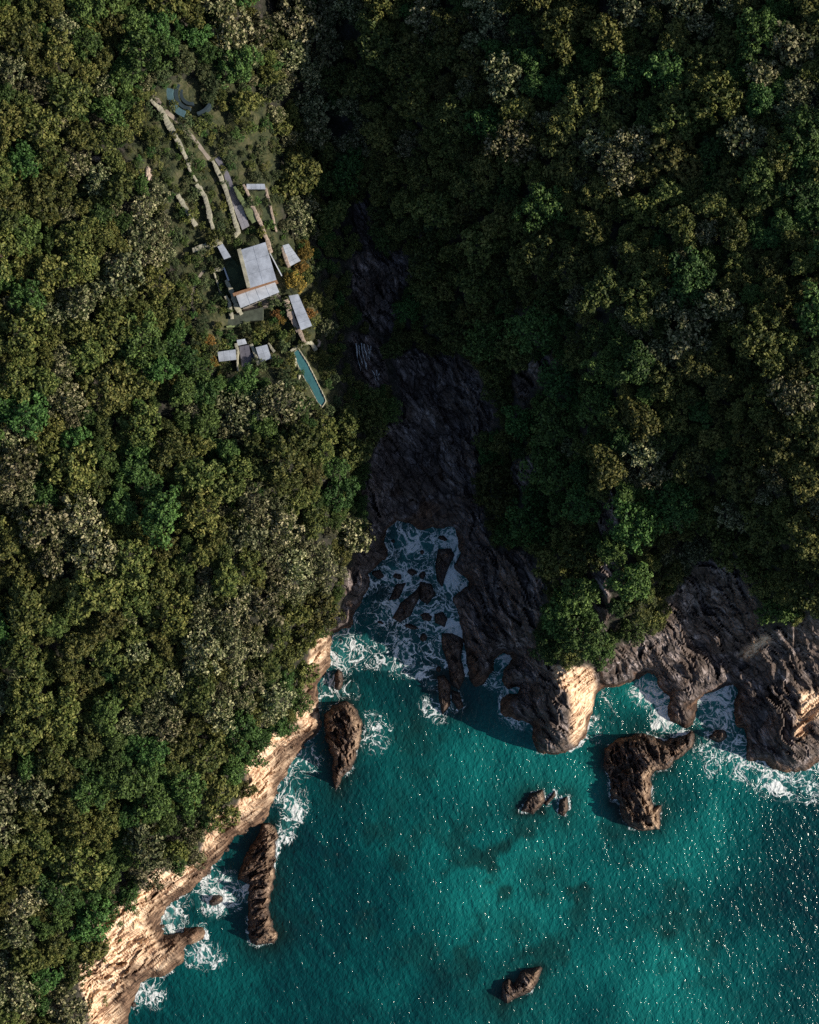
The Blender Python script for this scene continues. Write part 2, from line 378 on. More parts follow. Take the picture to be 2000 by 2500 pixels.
def plain(name, col, rough=.8, vary=.25, sc=.8, bmp=.3):
    m, t, p = newmat(name)
    n = noise(t, coords(t), sc, 6, .65)
    lo = tuple(x * (1 - vary) for x in col); hi = tuple(min(1, x * (1 + vary)) for x in col)
    L(t, ramp(t, n, [(.3, lo), (.7, hi)]), p.inputs['Base Color']); p.inputs['Roughness'].default_value = rough
    if bmp: bump(t, p, noise(t, coords(t), sc * 4, 5, .6), bmp, .08)
    return m
M_BARK = plain('bark', (.055, .04, .028), .9, .4, 2)
M_STONE = plain('wall_stone', (.36, .35, .27), .9, .5, .7, .8)
M_STONE2 = plain('mossy_wall_stone', (.13, .17, .075), .9, .45, 1.0, .6)
M_STONE3 = plain('warm_wall_stone', (.40, .32, .26), .9, .5, 1.2, .6)
M_CONC = plain('roof_concrete', (.42, .47, .56), .5, .38, .22, .15)
M_CONC2 = plain('pale_concrete', (.50, .55, .63), .5, .32, .25, .15)
M_WALL = plain('render_wall', (.30, .28, .26), .8, .2, .5)
M_BRICK = plain('brick', (.30, .17, .10), .85, .35, 2.0)
M_PAVE = plain('paving', (.26, .26, .30), .7, .2, .5)
M_PAVED = plain('dark_paving', (.12, .12, .155), .7, .3, .4)
M_TURF = plain('turf', (.055, .075, .035), .9, .5, .6, .7)
M_TEAL = plain('teal_stone', (.07, .14, .17), .6, .3, .4)
M_BLUE = plain('dark_blue_stone', (.028, .048, .062), .6, .3, .4)
M_MOSS = plain('mossy_paving', (.065, .080, .060), .85, .5, .5)
M_DIRT = plain('dirt', (.20, .175, .15), .9, .4, .5)
def glass():
    m, t, p = newmat('window_glass'); p.inputs['Base Color'].default_value = (.02, .03, .04, 1); p.inputs['Roughness'].default_value = .08; return m
M_GLASS = glass()
def poolwater(name, col):
    m, t, p = newmat(name); p.inputs['Roughness'].default_value = .08; p.inputs['IOR'].default_value = 1.33
    n = noise(t, coords(t), .35, 4, .6)
    L(t, ramp(t, n, [(.3, tuple(x * .8 for x in col)), (.7, tuple(x * 1.2 for x in col))]), p.inputs['Base Color'])
    bump(t, p, noise(t, coords(t), 1.4, 3, .5), .25, .15); return m
M_POOL = poolwater('pool_water', (.055, .165, .185)); M_POOLD = poolwater('dark_pool_water', (.008, .035, .12))
def falls():
    m, t, p = newmat('falling_water'); n = noise(t, coords(t, (3, .4, .4)), 1.2, 4, .6)
    L(t, ramp(t, n, [(.35, (.35, .40, .43)), (.6, (.85, .88, .9))]), p.inputs['Base Color']); p.inputs['Roughness'].default_value = .3; return m
M_FALLS = falls()

# ------------------------------------------------------------------ terrain
def axis(lo, hi, step, far):
    a = [lo - 20 * 1.25 ** k for k in range(30) if 20 * 1.25 ** k < far][::-1]
    b = [hi + 20 * 1.25 ** k for k in range(30) if 20 * 1.25 ** k < far]
    return np.array(a + list(np.arange(lo, hi + .1, step)) + b)
def grid_faces(nu, nv):
    i = np.arange(nu - 1); j = np.arange(nv - 1); I, J = np.meshgrid(i, j)
    a = (J * nu + I).ravel()
    return np.stack([a, a + nu, a + nu + 1, a + 1], -1)
au = axis(-40, 2040, 4, 4000); av = axis(-40, 2540, 4, 4000)
TU, TV = np.meshgrid(au, av)
TH = terrain_h(TU, TV)
d, rk, cl, pale = fields(TU, TV)
me = mk_mesh('terrain', P(TU, TV, TH).reshape(-1, 3), grid_faces(len(au), len(av)), True, M_TERR)
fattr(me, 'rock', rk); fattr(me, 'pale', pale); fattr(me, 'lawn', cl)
wetn = fbm(TU / 40, TV / 40, 3, 91)
strk = ridged((TU * .79 - TV * .61) / 90, (TU * .61 + TV * .79) / 9, 3, 95)
fattr(me, 'wet', np.where((pale > .5) & (TU < 1000), .95 * (1 - sstep(12, 66, d + wetn * 36 + strk * 28)), 1 - sstep(.8, 4.0, TH + wetn * 4)) * rk)
fr = (rk.ravel()[grid_faces(TU.shape[1], TU.shape[0])].mean(1) < .5); me.polygons.foreach_set('use_smooth', fr)
tag(link('terrain', me), 'wooded hillside falling in rocky cliffs to the sea', kind='structure')

# ------------------------------------------------------------------ sea rocks
def z3(pts):
    q = np.array([(700 + x * .4638, 1200 + y * .4638) for x, y in pts]); c = q.mean(0)
    return [tuple(c + (p - c) * 1.13) for p in q]
def ell(cx, cy, rx, ry, rot=0, n=14, seed=0):
    r = random.Random(seed); o = []
    for k in range(n):
        a = 2 * math.pi * k / n; q = 1 + r.uniform(-.16, .16)
        x, y = rx * q * math.cos(a), ry * q * math.sin(a); c, s = math.cos(rot), math.sin(rot)
        o.append((cx + x * c - y * s, cy + x * s + y * c))
    return o
ISLETS = [  # name, outline, top height, slope per px, tilt (0 flat .. 1 rising to the east), label, material
 ('sea_stack', [(794,1801),(791,1743),(812,1723),(846,1710),(870,1729),(881,1755),(887,1784),(870,1842),(858,1877),(835,1900),(820,1932),(814,1906),(812,1848),(800,1820)], 6.4, .24, .55, 'rounded brown sea stack tapering to a point beside the pale cliff', 'I'),
 ('rock_ridge', [(640,2008),(672,2014),(678,2039),(672,2109),(667,2167),(655,2213),(667,2259),(681,2283),(667,2303),(626,2309),(609,2300),(605,2250),(603,2196),(609,2161),(580,2149),(585,2120),(603,2080),(632,2039)], 4.6, .20, .5, 'long narrow brown rock ridge running out from the pale cliff', 'I'),
 ('rock_islet', [(1690,1783),(1697,1803),(1690,1827),(1665,1848),(1645,1860),(1637,1874),(1600,1884),(1591,1900),(1590,1949),(1600,1969),(1616,1965),(1614,2006),(1610,2026),(1580,2030),(1539,2024),(1519,1998),(1507,1949),(1493,1957),(1487,1900),(1474,1868),(1478,1827),(1503,1807),(1551,1791),(1584,1793),(1620,1807),(1649,1803),(1673,1795)], 5.6, .25, .95, 'large hook-shaped dark rock islet with its sunlit flank painted pale', 'P'),
 ('rock_islet', [(1223,2439),(1226,2398),(1243,2387),(1255,2404),(1272,2370),(1319,2358),(1325,2364),(1313,2398),(1296,2422),(1255,2439),(1238,2451)], 2.9, .16, .4, 'small jagged rock islet alone in open water', 'I'),
 ('rock', [(1284,1975),(1301,1943),(1325,1935),(1330,1958),(1307,1981)], 1.9, .15, .4, 'largest of three low rocks awash together in the bay', 'I'),
 ('rock', [(1330,1960),(1351,1936),(1352,1947),(1336,1966)], 1.1, .15, .3, 'thin sliver of rock between two low rocks in the bay', 'I'),
 ('rock', [(1359,1981),(1362,1955),(1377,1949),(1380,1972),(1371,1987)], 1.6, .15, .4, 'upright oval rock beside a thin sliver rock in the bay', 'I'),
 ('rock', ell(1755, 1797, 22, 15, -.2, seed=3), 3.0, .3, .3, 'dark boulder in white surf between islet and headland', 'S'),
 ('rock', ell(530, 2197, 19, 13, -.5, seed=4), 3.0, .3, .4, 'small brown rock in foam between cliff and long rock ridge', 'I'),
 ('rock', z3(ell(275, 990, 22, 46, .1, seed=5)), 2.5, .25, .3, 'oval dark rock in foam just above the rounded sea stack', 'S'),
 ('rock', z3([(800,310),(860,310),(880,340),(850,400),(820,490),(795,460),(785,400)]), 2.2, .2, .3, 'tall pear-shaped dark rock ringed by foam in the inlet head', 'S'),
 ('rock', z3([(575,490),(625,485),(590,560),(540,570)]), 1.6, .2, .3, 'slanting block of dark rock in inlet foam', 'S'),
 ('rock', z3([(700,500),(690,570),(650,650),(600,680),(565,660),(600,590),(660,540)]), 2.4, .2, .3, 'longest slanting dark rock in the middle of the inlet', 'S'),
 ('rock', z3([(705,480),(760,490),(780,540),(740,590),(703,565)]), 2.2, .2, .3, 'square dark rock touching the longest slanting inlet rock', 'S'),
 ('rock', z3([(780,650),(820,635),(845,670),(830,710),(785,690)]), 1.7, .2, .3, 'round dark rock at the upper end of the inlet reef', 'S'),
 ('rock', z3([(820,760),(870,760),(930,790),(915,880),(935,960),(905,1030),(865,1000),(850,900),(825,830)]), 2.8, .2, .3, 'long dark reef rock lying along the inlet shelf', 'S'),
 ('rock', z3([(795,980),(830,975),(860,1020),(860,1120),(820,1165),(805,1100)]), 2.0, .2, .3, 'dark reef rock at the seaward end, longer of the pair', 'S'),
 ('rock', z3([(870,1050),(910,1060),(930,1130),(900,1145),(870,1100)]), 1.8, .2, .3, 'dark reef rock at the seaward end, shorter of the pair', 'S'),
]
for k, (x, y, rx, ry) in enumerate([(480,435,27,20),(585,445,22,16),(660,425,24,16),(820,245,22,13),(720,770,17,20),(735,660,28,20),(655,712,32,12),(495,690,16,9),(800,935,13,16),(715,440,15,20),(560,262,12,9),(715,320,12,12)]):
    ISLETS.append(('rock', z3(ell(x, y, rx, ry, .3, seed=20 + k)), 1.1, .2, .2, 'small low dark rock poking through foam in the inlet', 'S'))
for k in range(4, 7):
    q = np.array(ISLETS[k][1]); c = np.array([1334, 1962]); q = c + (q - c) * 1.18; q = q.mean(0) + (q - q.mean(0)) * 1.15
    ISLETS[k] = (ISLETS[k][0], [tuple(p) for p in q]) + tuple(ISLETS[k][2:])
for nm, outl, top, sl, tilt, lab, mk in ISLETS:
    q = np.array(outl); lo = q.min(0) - 10; hi = q.max(0) + 10
    st = 2.2 if top > 5 else 1.6
    uu = np.arange(lo[0], hi[0], st); vv = np.arange(lo[1], hi[1], st); U, V = np.meshgrid(uu, vv)
    dd = sdf(outl, U, V) + fbm(U / 14, V / 14, 3, 101) * (6 if top > 4.2 else 1.6)
    e = np.clip((U - q[:, 0].min()) / max(1, np.ptp(q[:, 0])), 0, 1)
    if top == 5.6: e = np.clip((U - 1475) / 100., 0, 1.0) ** 1.0
    cap = top * ((1 - tilt) + tilt * e)
    h = np.minimum(np.where(dd > 0, dd * sl, dd * .15 - .2), cap + 0 * U)
    amp = min(2.8, top * .42) * sstep(0, 14, dd)
    s = U * .35 + V * .94; t = U * .94 - V * .35
    if nm == 'rock_ridge': s, t = U * .85 - V * .5, U * .5 + V * .85
    wu = fbm(U / 25, V / 25, 2, 111) * 10
    h = h + amp * (ridged((s + wu) / 46, (t + wu) / 10, 4, 103) * .45 + fbm(U / 34, V / 34, 4, 107) * .6 + facets((s + wu) / 34, (t + wu) / 13, 5) * 1.1 + facets((s + wu) / 13, (t + wu) / 6, 6) * .6 + ridged((s + wu) / 24, (t + wu) / 4.5, 1, 7) * .28)
    lg = 1.1 if top > 5 else .5; f_ = h / lg + fbm(U / 30, V / 30, 2, 109); ld = (np.floor(f_) + sstep(.55, 1., f_ - np.floor(f_)) - f_) * lg
    h = h + .45 * ld * sstep(2, 10, dd)
    h = np.where(dd > 0, np.maximum(h, .06 * np.minimum(dd, 6)), h)
    fc = grid_faces(len(uu), len(vv)); keep = (h.ravel()[fc].max(1) > -.9); fc = fc[keep]
    pts = P(U, V, h).reshape(-1, 3); used = np.unique(fc); mp = np.zeros(len(pts), int); mp[used] = np.arange(len(used))
    base = P(q[:, 0].mean(), q[:, 1].mean(), 0.)
    me = mk_mesh(nm, pts[used] - base, mp[fc], False, M_ISLET if mk in 'IP' else M_SLATE)
    pl = sstep(.55, .95, e) if mk == 'I' else (sstep(1560, 1578, U) * sstep(1862, 1890, V) if mk == 'P' else 0 * U)  # sunlight painted in: the sun-facing east side of these rocks turns pale
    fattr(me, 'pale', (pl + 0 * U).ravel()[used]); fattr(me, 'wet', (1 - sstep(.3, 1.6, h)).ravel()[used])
    o = link(nm, me, loc=base)
    tag(o, lab, 'islet' if 'islet' in nm else 'rock', 'low rocks in the inlet' if 'poking through foam in the inlet' in lab else None)

# ------------------------------------------------------------------ sea
au = axis(280, 2040, 5, 9000); av = axis(1250, 2540, 5, 9000)
U, V = np.meshgrid(au, av); sh = U.shape
wd = np.clip(-samp(DC, U, V) - fbm(U / 30, V / 30, 4, 11) * 10, -50, 900)
ring = np.full(sh, 900.)
inner = (U > 250) & (U < 2100) & (V > 1200) & (V < 2600)
ui, vi = U[inner], V[inner]; wi = wd[inner]; ri = np.full(ui.shape, 900.)
for nm, outl, top, *_ in ISLETS:
    s_ = -sdf(outl, ui, vi); wi = np.minimum(wi, s_)
    if top > 1.5: ri = np.minimum(ri, s_)
wd[inner] = wi; ring[inner] = ri
def blobs(lst):
    o = np.zeros(sh)
    for x, y, rx, ry, a in lst: o = np.maximum(o, a * np.exp(-(((U - x) / rx) ** 2 + ((V - y) / ry) ** 2)))
    return o
FOAM = [(1760,1740,60,110,.95),(1740,1840,60,60,.8),(1800,1870,70,60,.7),(1900,1910,90,45,.95),(1980,1900,60,60,.95),(1585,1680,50,45,.85),(1625,1750,35,60,.75),(1480,1720,30,60,.55),(1660,1790,40,20,.8),(1455,1760,22,60,.6),
 (755,1855,45,45,.8),(715,1960,40,60,.75),(700,2020,30,40,.6),(530,2180,55,55,.75),(420,2240,35,55,.85),(500,2330,50,40,.8),(360,2430,50,50,.7),(610,2180,25,30,.5),
 (960,1400,60,45,.85),(1000,1320,70,50,.6),(1090,1420,50,60,.8),(1090,1320,40,40,.75),(880,1570,85,65,.78),(960,1590,70,55,.72),(835,1610,35,40,.8),(800,1665,30,40,.75),(1060,1490,65,60,.75),(930,1490,75,45,.72),(1100,1540,45,45,.75),(1140,1610,25,60,.6),
 (1235,1610,30,30,.95),(1255,1685,30,18,.85),(1210,1660,30,30,.6),(920,1790,60,60,.55),(840,1690,40,30,.6),(1060,1670,30,16,.5),(1010,1650,60,14,.45),(980,1830,30,16,.4),(1080,1730,60,40,.55),(1270,1765,60,30,.5),(690,1870,60,120,.5),(440,2160,60,80,.45)]
fo = blobs(FOAM) * (.55 + .45 * np.exp(-np.maximum(wd, 0) / 45.))
fo = np.maximum(fo, .56 * np.exp(-np.maximum(wd, 0) / 7.) * (.6 + .8 * vnoise(U / 45, V / 45, 5)))
fo = fo * (1 - .6 * blobs([(1310,1965,110,80,1.),(1275,2405,120,90,1.)]))
fo = np.where((U < 1160) & (V < 1640) & (wd > -30), np.maximum(fo, .34), fo)
BR = [(1350,1880,300,140,.5),(1250,2150,260,170,.55),(1650,2420,170,200,.55),(1680,2080,130,120,.4),(1560,1700,120,60,.55),(1080,1800,160,90,.25),(1700,1800,160,120,.5)]
dp = .55 - blobs(BR) + blobs([(760,2250,220,350,.32),(1950,2150,150,300,.32),(1000,1650,150,90,.35),(620,1960,120,200,.25)])
rf = 1.0 * np.exp(-np.maximum(ring - 2, 0) / 30.) * (vnoise(U / 60, V / 60, 9) * .35 + .7)
rf = np.maximum(rf, blobs([(1310,1975,75,45,1.),(1330,2130,60,60,.7),(1320,2180,30,25,.75),(1265,2270,45,36,.7),(1630,2275,32,36,.75),(1240,2440,90,65,.9),(1260,2380,60,40,.8),(1150,2000,40,30,.4),(1480,2200,50,40,.35),(1010,1790,60,110,.7),(1030,1880,60,30,.5),(920,1740,40,40,.35),(960,1640,60,50,.5)]) * (.65 + .5 * fbm(U / 30, V / 30, 3, 15)))
rf = np.maximum(rf, .75 * sstep(.10, .42, fbm(U / 75, V / 75, 5, 77)) * blobs([(1330,2120,330,170,1.),(1250,2330,260,120,.8),(1000,1720,160,120,1.),(1700,2250,200,200,.6),(900,2150,250,250,.6)]))
me = mk_mesh('sea', P(U, V, 0 * U).reshape(-1, 3), grid_faces(len(au), len(av)), True, M_SEA)
fattr(me, 'foam', np.clip(fo, 0, 1)); fattr(me, 'deep', np.clip(dp, 0, 1)); fattr(me, 'reef', np.clip(rf, 0, 1))
tag(link('sea', me), 'turquoise sea with white surf around the rocks', kind='structure')

# ------------------------------------------------------------------ trees
def crown_mesh(name, seed, mat, R=4.5, lobes=20, leaves=150, size=.62, flat=.62, loose=1.0, spray=(.10, .19)):
    r = np.random.default_rng(seed); V = []; var = []
    cs = []
    sx, sy = r.uniform(.72, 1.2), r.uniform(.72, 1.2)
    ph = r.uniform(0, 6.28, 4)
    for k in range(lobes):
        a = 2 * math.pi * (k * .618 + r.uniform(-.1, .1)); rim = 1 + .16 * math.sin(2 * a + ph[0]) + .13 * math.sin(3 * a + ph[1]) + .08 * math.sin(5 * a + ph[2])
        q = math.sqrt((k + .4) / lobes) * r.uniform(.86, 1.05)
        lr = R * r.uniform(spray[0], spray[1])
        big = .5 + .5 * math.sin(3.1 * q * math.cos(a) * 2 + ph[3]) * math.cos(2.7 * q * math.sin(a) * 2 + ph[1])
        z = R * flat * (math.sqrt(max(0, 1.06 - q * q)) * (.72 + .42 * big) * r.uniform(.72, 1.12) - .08)
        cs.append((R * q * rim * math.cos(a) * sx, R * q * rim * math.sin(a) * sy, z, lr, r.normal() * .15))
    for cx, cy, cz, lr, lv in cs:
        n = int(leaves * (lr / (R * (spray[0] + spray[1]) / 2)) ** 1.7)
        dirs = r.normal(size=(n, 3)); dirs[:, 2] = np.abs(dirs[:, 2]) * 1.1 - .35 * r.random(n); dirs /= np.linalg.norm(dirs, axis=1)[:, None]
        rad = lr * (1 - .45 * r.random(n) ** 2 + .16 * r.random(n) * loose)
        c = np.array([cx, cy, cz]) + dirs * rad[:, None]
        nrm = dirs + r.normal(size=(n, 3)) * .55 + np.array([0, 0, .15]); nrm /= np.linalg.norm(nrm, axis=1)[:, None]
        t1 = np.cross(nrm, r.normal(size=(n, 3))); t1 /= np.linalg.norm(t1, axis=1)[:, None]; t2 = np.cross(nrm, t1)
        sz = size * r.uniform(.5, 1.5, n)[:, None]
        q = np.stack([c - t1 * sz * .62, c - t2 * sz * .36 + nrm * sz * .08, c + t1 * sz * .62, c + t2 * sz * .36 + nrm * sz * .08], 1)
        V.append(q.reshape(-1, 3)); var.append(np.clip(.5 + lv + r.normal(size=n) * .24, 0, 1))
    V = np.concatenate(V); var = np.concatenate(var)
    V[:, 2] += R * .75
    me = mk_mesh(name, V, np.arange(len(V)).reshape(-1, 4), False, mat); fattr(me, 'var', var, 'FACE')
    return me
def tube(V, F, pts, rad, n=6):
    b = len(V); pts = [Vector(p) for p in pts]
    for i, p in enumerate(pts):
        d_ = (pts[min(i + 1, len(pts) - 1)] - pts[max(i - 1, 0)]).normalized()
        x = d_.orthogonal().normalized(); y = d_.cross(x)
        for k in range(n):
            a = 2 * math.pi * k / n; V.append(p + (x * math.cos(a) + y * math.sin(a)) * rad[i])
    for i in range(len(pts) - 1):
        for k in range(n):
            F.append((b + i * n + k, b + i * n + (k + 1) % n, b + (i + 1) * n + (k + 1) % n, b + (i + 1) * n + k))
def trunk_mesh(seed, R=4.5):
    r = random.Random(seed); V = []; F = []
    tube(V, F, [(0, 0, -1.6), (.1, 0, .8), (r.uniform(-.3, .3), r.uniform(-.3, .3), 2.4), (r.uniform(-.4, .4), r.uniform(-.4, .4), R * .95)], [.36, .28, .22, .08])
    for k in range(6):
        a = k * 1.05 + r.uniform(-.3, .3); q = R * r.uniform(.45, .68)
        tube(V, F, [(0, 0, 1.6 + .2 * k), (q * .5 * math.cos(a), q * .5 * math.sin(a), 2.7), (q * math.cos(a), q * math.sin(a), R * r.uniform(.75, .95))], [.15, .10, .04], 5)
    return mk_mesh('trunk', [tuple(v) for v in V], np.array(F), True, M_BARK)
PAR = {'olive': dict(lobes=100, leaves=24, size=.50), 'green': dict(lobes=85, leaves=34, size=.46, flat=.7, spray=(.12, .22)), 'silver': dict(lobes=95, leaves=15, size=.50, flat=.6, loose=2.2, spray=(.09, .16)),
       'rust': dict(lobes=80, leaves=30, size=.5, flat=.65, spray=(.12, .2)), 'grey': dict(lobes=90, leaves=34, size=.42, flat=.75, spray=(.12, .2))}
CROWN = {sp: [crown_mesh('crown', 100 * i + k, M_LEAF[sp], **PAR[sp]) for k in range(6)] for i, sp in enumerate(PAR)}
TRUNK = [trunk_mesh(k) for k in range(4)]
SPN = {'olive': 'olive_tree', 'green': 'broadleaf_tree', 'silver': 'silver_leaf_tree', 'rust': 'autumn_tree', 'grey': 'grey_green_tree'}
DESC = {'olive': 'olive-green leafy tree', 'green': 'bright green leafy tree', 'silver': 'pale silvery loose-leaved tree', 'rust': 'orange-leaved tree', 'grey': 'grey-green dense tree'}
SPI = {sp: i for i, sp in enumerate(PAR)}
count = {sp: 0 for sp in PAR}
def tree(u, v, rpx, sp, where, group, z=None, size=''):
    g = th(u, v) if z is None else z
    sc = rpx * S * (H - g) / H / 4.5
    o = thing(SPN[sp], P(u, v, g), f'{size} {DESC[sp]} {where}'.strip(), 'tree', group, random.uniform(0, 6.28))
    zs = sc * random.uniform(.85, 1.2); o.scale = (sc, sc, zs)
    k = random.randrange(4)
    link('trunk', TRUNK[k], o); link('crown', CROWN[sp][random.randrange(6)], o)
    count[sp] += 1
    return o

# -- where the trees stand
GAPS = [(1480,25,28),(660,15,32),(850,75,28),(735,215,22),(835,310,34),(1282,468,26),(1490,560,26),(1468,768,26),(1560,850,28),(1270,760,20),(25,1375,30),(30,2110,30),(150,1580,26),(1430,1060,18),(410,1000,34),(240,385,24),(365,430,18),(298,262,16),(232,272,14)]
cand = []
cells = {}
def free(u, v, r, f):
    ci, cj = int(u // 60), int(v // 60)
    for i in range(ci - 2, ci + 3):
        for j in range(cj - 2, cj + 3):
            for (x, y, q) in cells.get((i, j), ()):
                if (x - u) ** 2 + (y - v) ** 2 < (f * (q + r)) ** 2: return False
    return True
def put(u, v, r): cells.setdefault((int(u // 60), int(v // 60)), []).append((u, v, r))
VILLA_TREES = [(603,261,40,'olive'),(654,150,26,'olive'),(660,195,30,'olive'),(712,285,26,'olive'),(708,345,22,'silver'),(520,205,27,'grey'),(450,160,36,'grey'),(400,190,28,'grey'),(330,298,36,'olive'),(376,335,22,'olive'),(339,238,20,'olive'),(540,150,26,'grey'),(512,245,20,'grey'),(545,240,18,'olive'),(500,178,24,'grey'),
 (724,690,24,'rust'),(706,680,15,'rust'),(747,622,18,'rust'),(735,655,18,'rust'),(753,680,16,'olive'),(676,768,13,'rust'),(690,782,11,'rust'),(757,768,17,'rust'),(768,735,22,'olive'),(795,745,22,'olive'),(800,800,22,'silver'),(676,808,13,'olive'),
 (512,832,15,'rust'),(518,862,12,'rust'),(522,888,12,'rust'),(490,830,16,'olive'),(480,860,18,'olive'),(789,870,13,'olive'),(790,890,11,'olive'),(700,825,14,'olive'),(690,850,13,'grey'),(745,600,12,'rust')]
for u, v, r, sp in VILLA_TREES: put(u, v, r * .7)
pts = []
for f, n, r0, r1 in ((.74, 900, 46, 60), (.70, 22000, 30, 48), (.66, 42000, 22, 32), (.66, 42000, 14, 22)):
    uu = rng.uniform(-280, 2280, n); vv = rng.uniform(-280, 2780, n); rr = rng.uniform(r0, r1, n)
    rd = samp(RD, uu, vv) + fbm(uu / 25, vv / 25, 3, 21) * 14; dc = samp(DC, uu, vv); cd = samp(CD, uu, vv)
    ok = (rd < np.where(uu > 790, -rr * .55, -rr * .12 + 4)) & (dc > rr * .9) & (cd < -rr * .45)
    ok &= ~((uu > 745) & (uu < 900) & (vv > 540) & (vv < 1030) & (rr > 18))      # only small trees between the pool and the ravine
    for x, y, q in GAPS: ok &= (uu - x) ** 2 + (vv - y) ** 2 > (x * 0 + q + rr * .35) ** 2
    for u, v, r in zip(uu[ok], vv[ok], rr[ok]):
        if free(u, v, r, f): put(u, v, r); pts.append((u, v, r))
pts = np.array(pts)
nz = fbm(pts[:, 0] / 190, pts[:, 1] / 190, 4, 201) * .8 + rng.normal(size=len(pts)) * .19
nz2 = fbm(pts[:, 0] / 170 + 40, pts[:, 1] / 170, 4, 211) * .9 + rng.normal(size=len(pts)) * .17
MARKS = [(640,1560,150,'above the narrow inlet'),(620,1800,120,'above the rounded sea stack'),(420,2000,150,'above the long rock ridge'),(150,2330,200,'beside the low end of the pale cliff'),
 (1420,1560,140,'on the knoll above the sunlit-flanked headland'),(1560,1420,130,'between the two headland gullies'),(1930,1430,170,'above the broad dark headland'),(1100,700,200,'above the upper ravine rocks'),
 (1320,960,150,'around the bare rock patch in the ravine'),(1250,1250,170,'above the inlet shelf'),(860,420,150,'along the dry stream bed'),(830,1050,120,'at the rim of the ravine cliff'),(800,760,110,'between the annex roofs and the waterfall'),
 (620,60,150,'behind the round sunken court'),(1480,790,130,'by the bare soil gap on the shoulder'),(1290,470,120,'by the pale soil gap across the ravine'),(40,1400,140,'by the bare soil hollow'),(420,980,110,'by the small stony glade')]
def zone(u, v):
    if v > 1480 and u < 900 and samp(RD, np.array([u]), np.array([v]))[0] > -45: return 'at the very lip of the pale sea cliff'
    for x, y, q, w_ in MARKS:
        if (u - x) ** 2 + (v - y) ** 2 < q * q: return w_
    if samp(CD, np.array([u]), np.array([v]))[0] > -60: return 'at the edge of the house clearing'
    if u > 800 and u < 1480 and v > 430 and v < 1560: return 'on the shaded slope of the ravine'
    if u > 950 or (u > 700 and v < 500): return 'on the high sunlit hill across the ravine' if v < 700 else 'on the wooded brow over the headlands'
    return 'on the wooded slope over the pale sea cliff' if v > 1300 else ('on the slope below the house clearing' if v > 880 else 'on the slope around the house clearing')
order = np.argsort(-pts[:, 2]); lim = {'olive': 300, 'green': 290, 'silver': 290}
rest = []
for i in order:
    u, v, r = pts[i]
    lit_west = u < 850
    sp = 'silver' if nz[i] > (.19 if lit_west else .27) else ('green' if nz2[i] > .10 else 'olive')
    if sp == 'silver' and 780 < u < 1480 and v > 380 and nz[i] < .5: sp = 'green' if nz2[i] > 0 else 'olive'  # pale trees swapped for darker ones to deepen the ravine's shade by colour
    seen = -r < u < 2000 + r and -r < v < 2500 + r
    if seen and count[sp] < lim[sp]:
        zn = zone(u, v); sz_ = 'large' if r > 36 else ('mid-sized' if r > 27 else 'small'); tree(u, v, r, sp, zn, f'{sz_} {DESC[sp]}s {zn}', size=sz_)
    else: rest.append((u, v, r, sp))
for k, (u, v, r, sp) in enumerate(VILLA_TREES):
    wh = 'beside the annex roofs' if u > 690 and v > 560 else ('in the lower garden by the small roofs' if v > 560 else 'near the round sunken court')
    tree(u, v, r, sp, wh, DESC[sp] + 's ' + wh)
# the rest of the wood and its undergrowth: one mass
n = 36000; uu = rng.uniform(-280, 2280, n); vv = rng.uniform(-280, 2780, n)
rd = samp(RD, uu, vv) + fbm(uu / 25, vv / 25, 3, 21) * 14
ok = (rd < np.where(uu > 790, -8, 4)) & (samp(DC, uu, vv) > 22) & (samp(CD, uu, vv) < -4)
for x, y, q in GAPS: ok &= (uu - x) ** 2 + (vv - y) ** 2 > (q * .85) ** 2
for u, v in zip(uu[ok][:8500], vv[ok][:8500]):
    rest.append((u, v, random.uniform(8, 15), random.choice(['olive', 'green', 'olive', 'grey'])))
ra = np.array([(a, b, c) for a, b, c, _ in rest]); hh = terrain_h(ra[:, 0], ra[:, 1], False)
me = mk_mesh('forest_undergrowth', np.concatenate([P(ra[:, 0], ra[:, 1], hh - .3)]), np.zeros((0, 3), int)) if False else bpy.data.meshes.new('forest_undergrowth')
pw = P(ra[:, 0], ra[:, 1], hh - .2); me.vertices.add(len(pw)); me.vertices.foreach_set('co', pw.astype(np.float32).ravel())
scl = ra[:, 2] * S * (H - hh) / H / 4.5
fattr(me, 'scl', scl); fattr(me, 'rz', rng.uniform(0, 6.28, len(ra)))
ia = me.attributes.new('pick', 'INT', 'POINT'); ia.data.foreach_set('value', np.array([SPI[s] * 6 + random.randrange(6) for *_, s in rest], np.int32))
col = bpy.data.collections.new('undergrowth_source')
for sp in PAR:
    for k in range(6):
        col.objects.link(bpy.data.objects.new('plant_%02d' % (SPI[sp] * 6 + k), CROWN[sp][k]))
ob = link('forest_undergrowth', me)
tag(ob, 'dark mass of smaller trees and undergrowth filling the wood', 'undergrowth', kind='stuff')
ng = bpy.data.node_groups.new('scatter', 'GeometryNodeTree')
ng.interface.new_socket('Geometry', in_out='INPUT', socket_type='NodeSocketGeometry'); ng.interface.new_socket('Geometry', in_out='OUTPUT', socket_type='NodeSocketGeometry')
gi = ng.nodes.new('NodeGroupInput'); go = ng.nodes.new('NodeGroupOutput'); ip = ng.nodes.new('GeometryNodeInstanceOnPoints')
ci = ng.nodes.new('GeometryNodeCollectionInfo'); ci.inputs['Collection'].default_value = col; ci.inputs['Separate Children'].default_value = True; ci.inputs['Reset Children'].default_value = True
def na(nm, ty):
    a = ng.nodes.new('GeometryNodeInputNamedAttribute'); a.data_type = ty; a.inputs['Name'].default_value = nm; return a.outputs['Attribute']
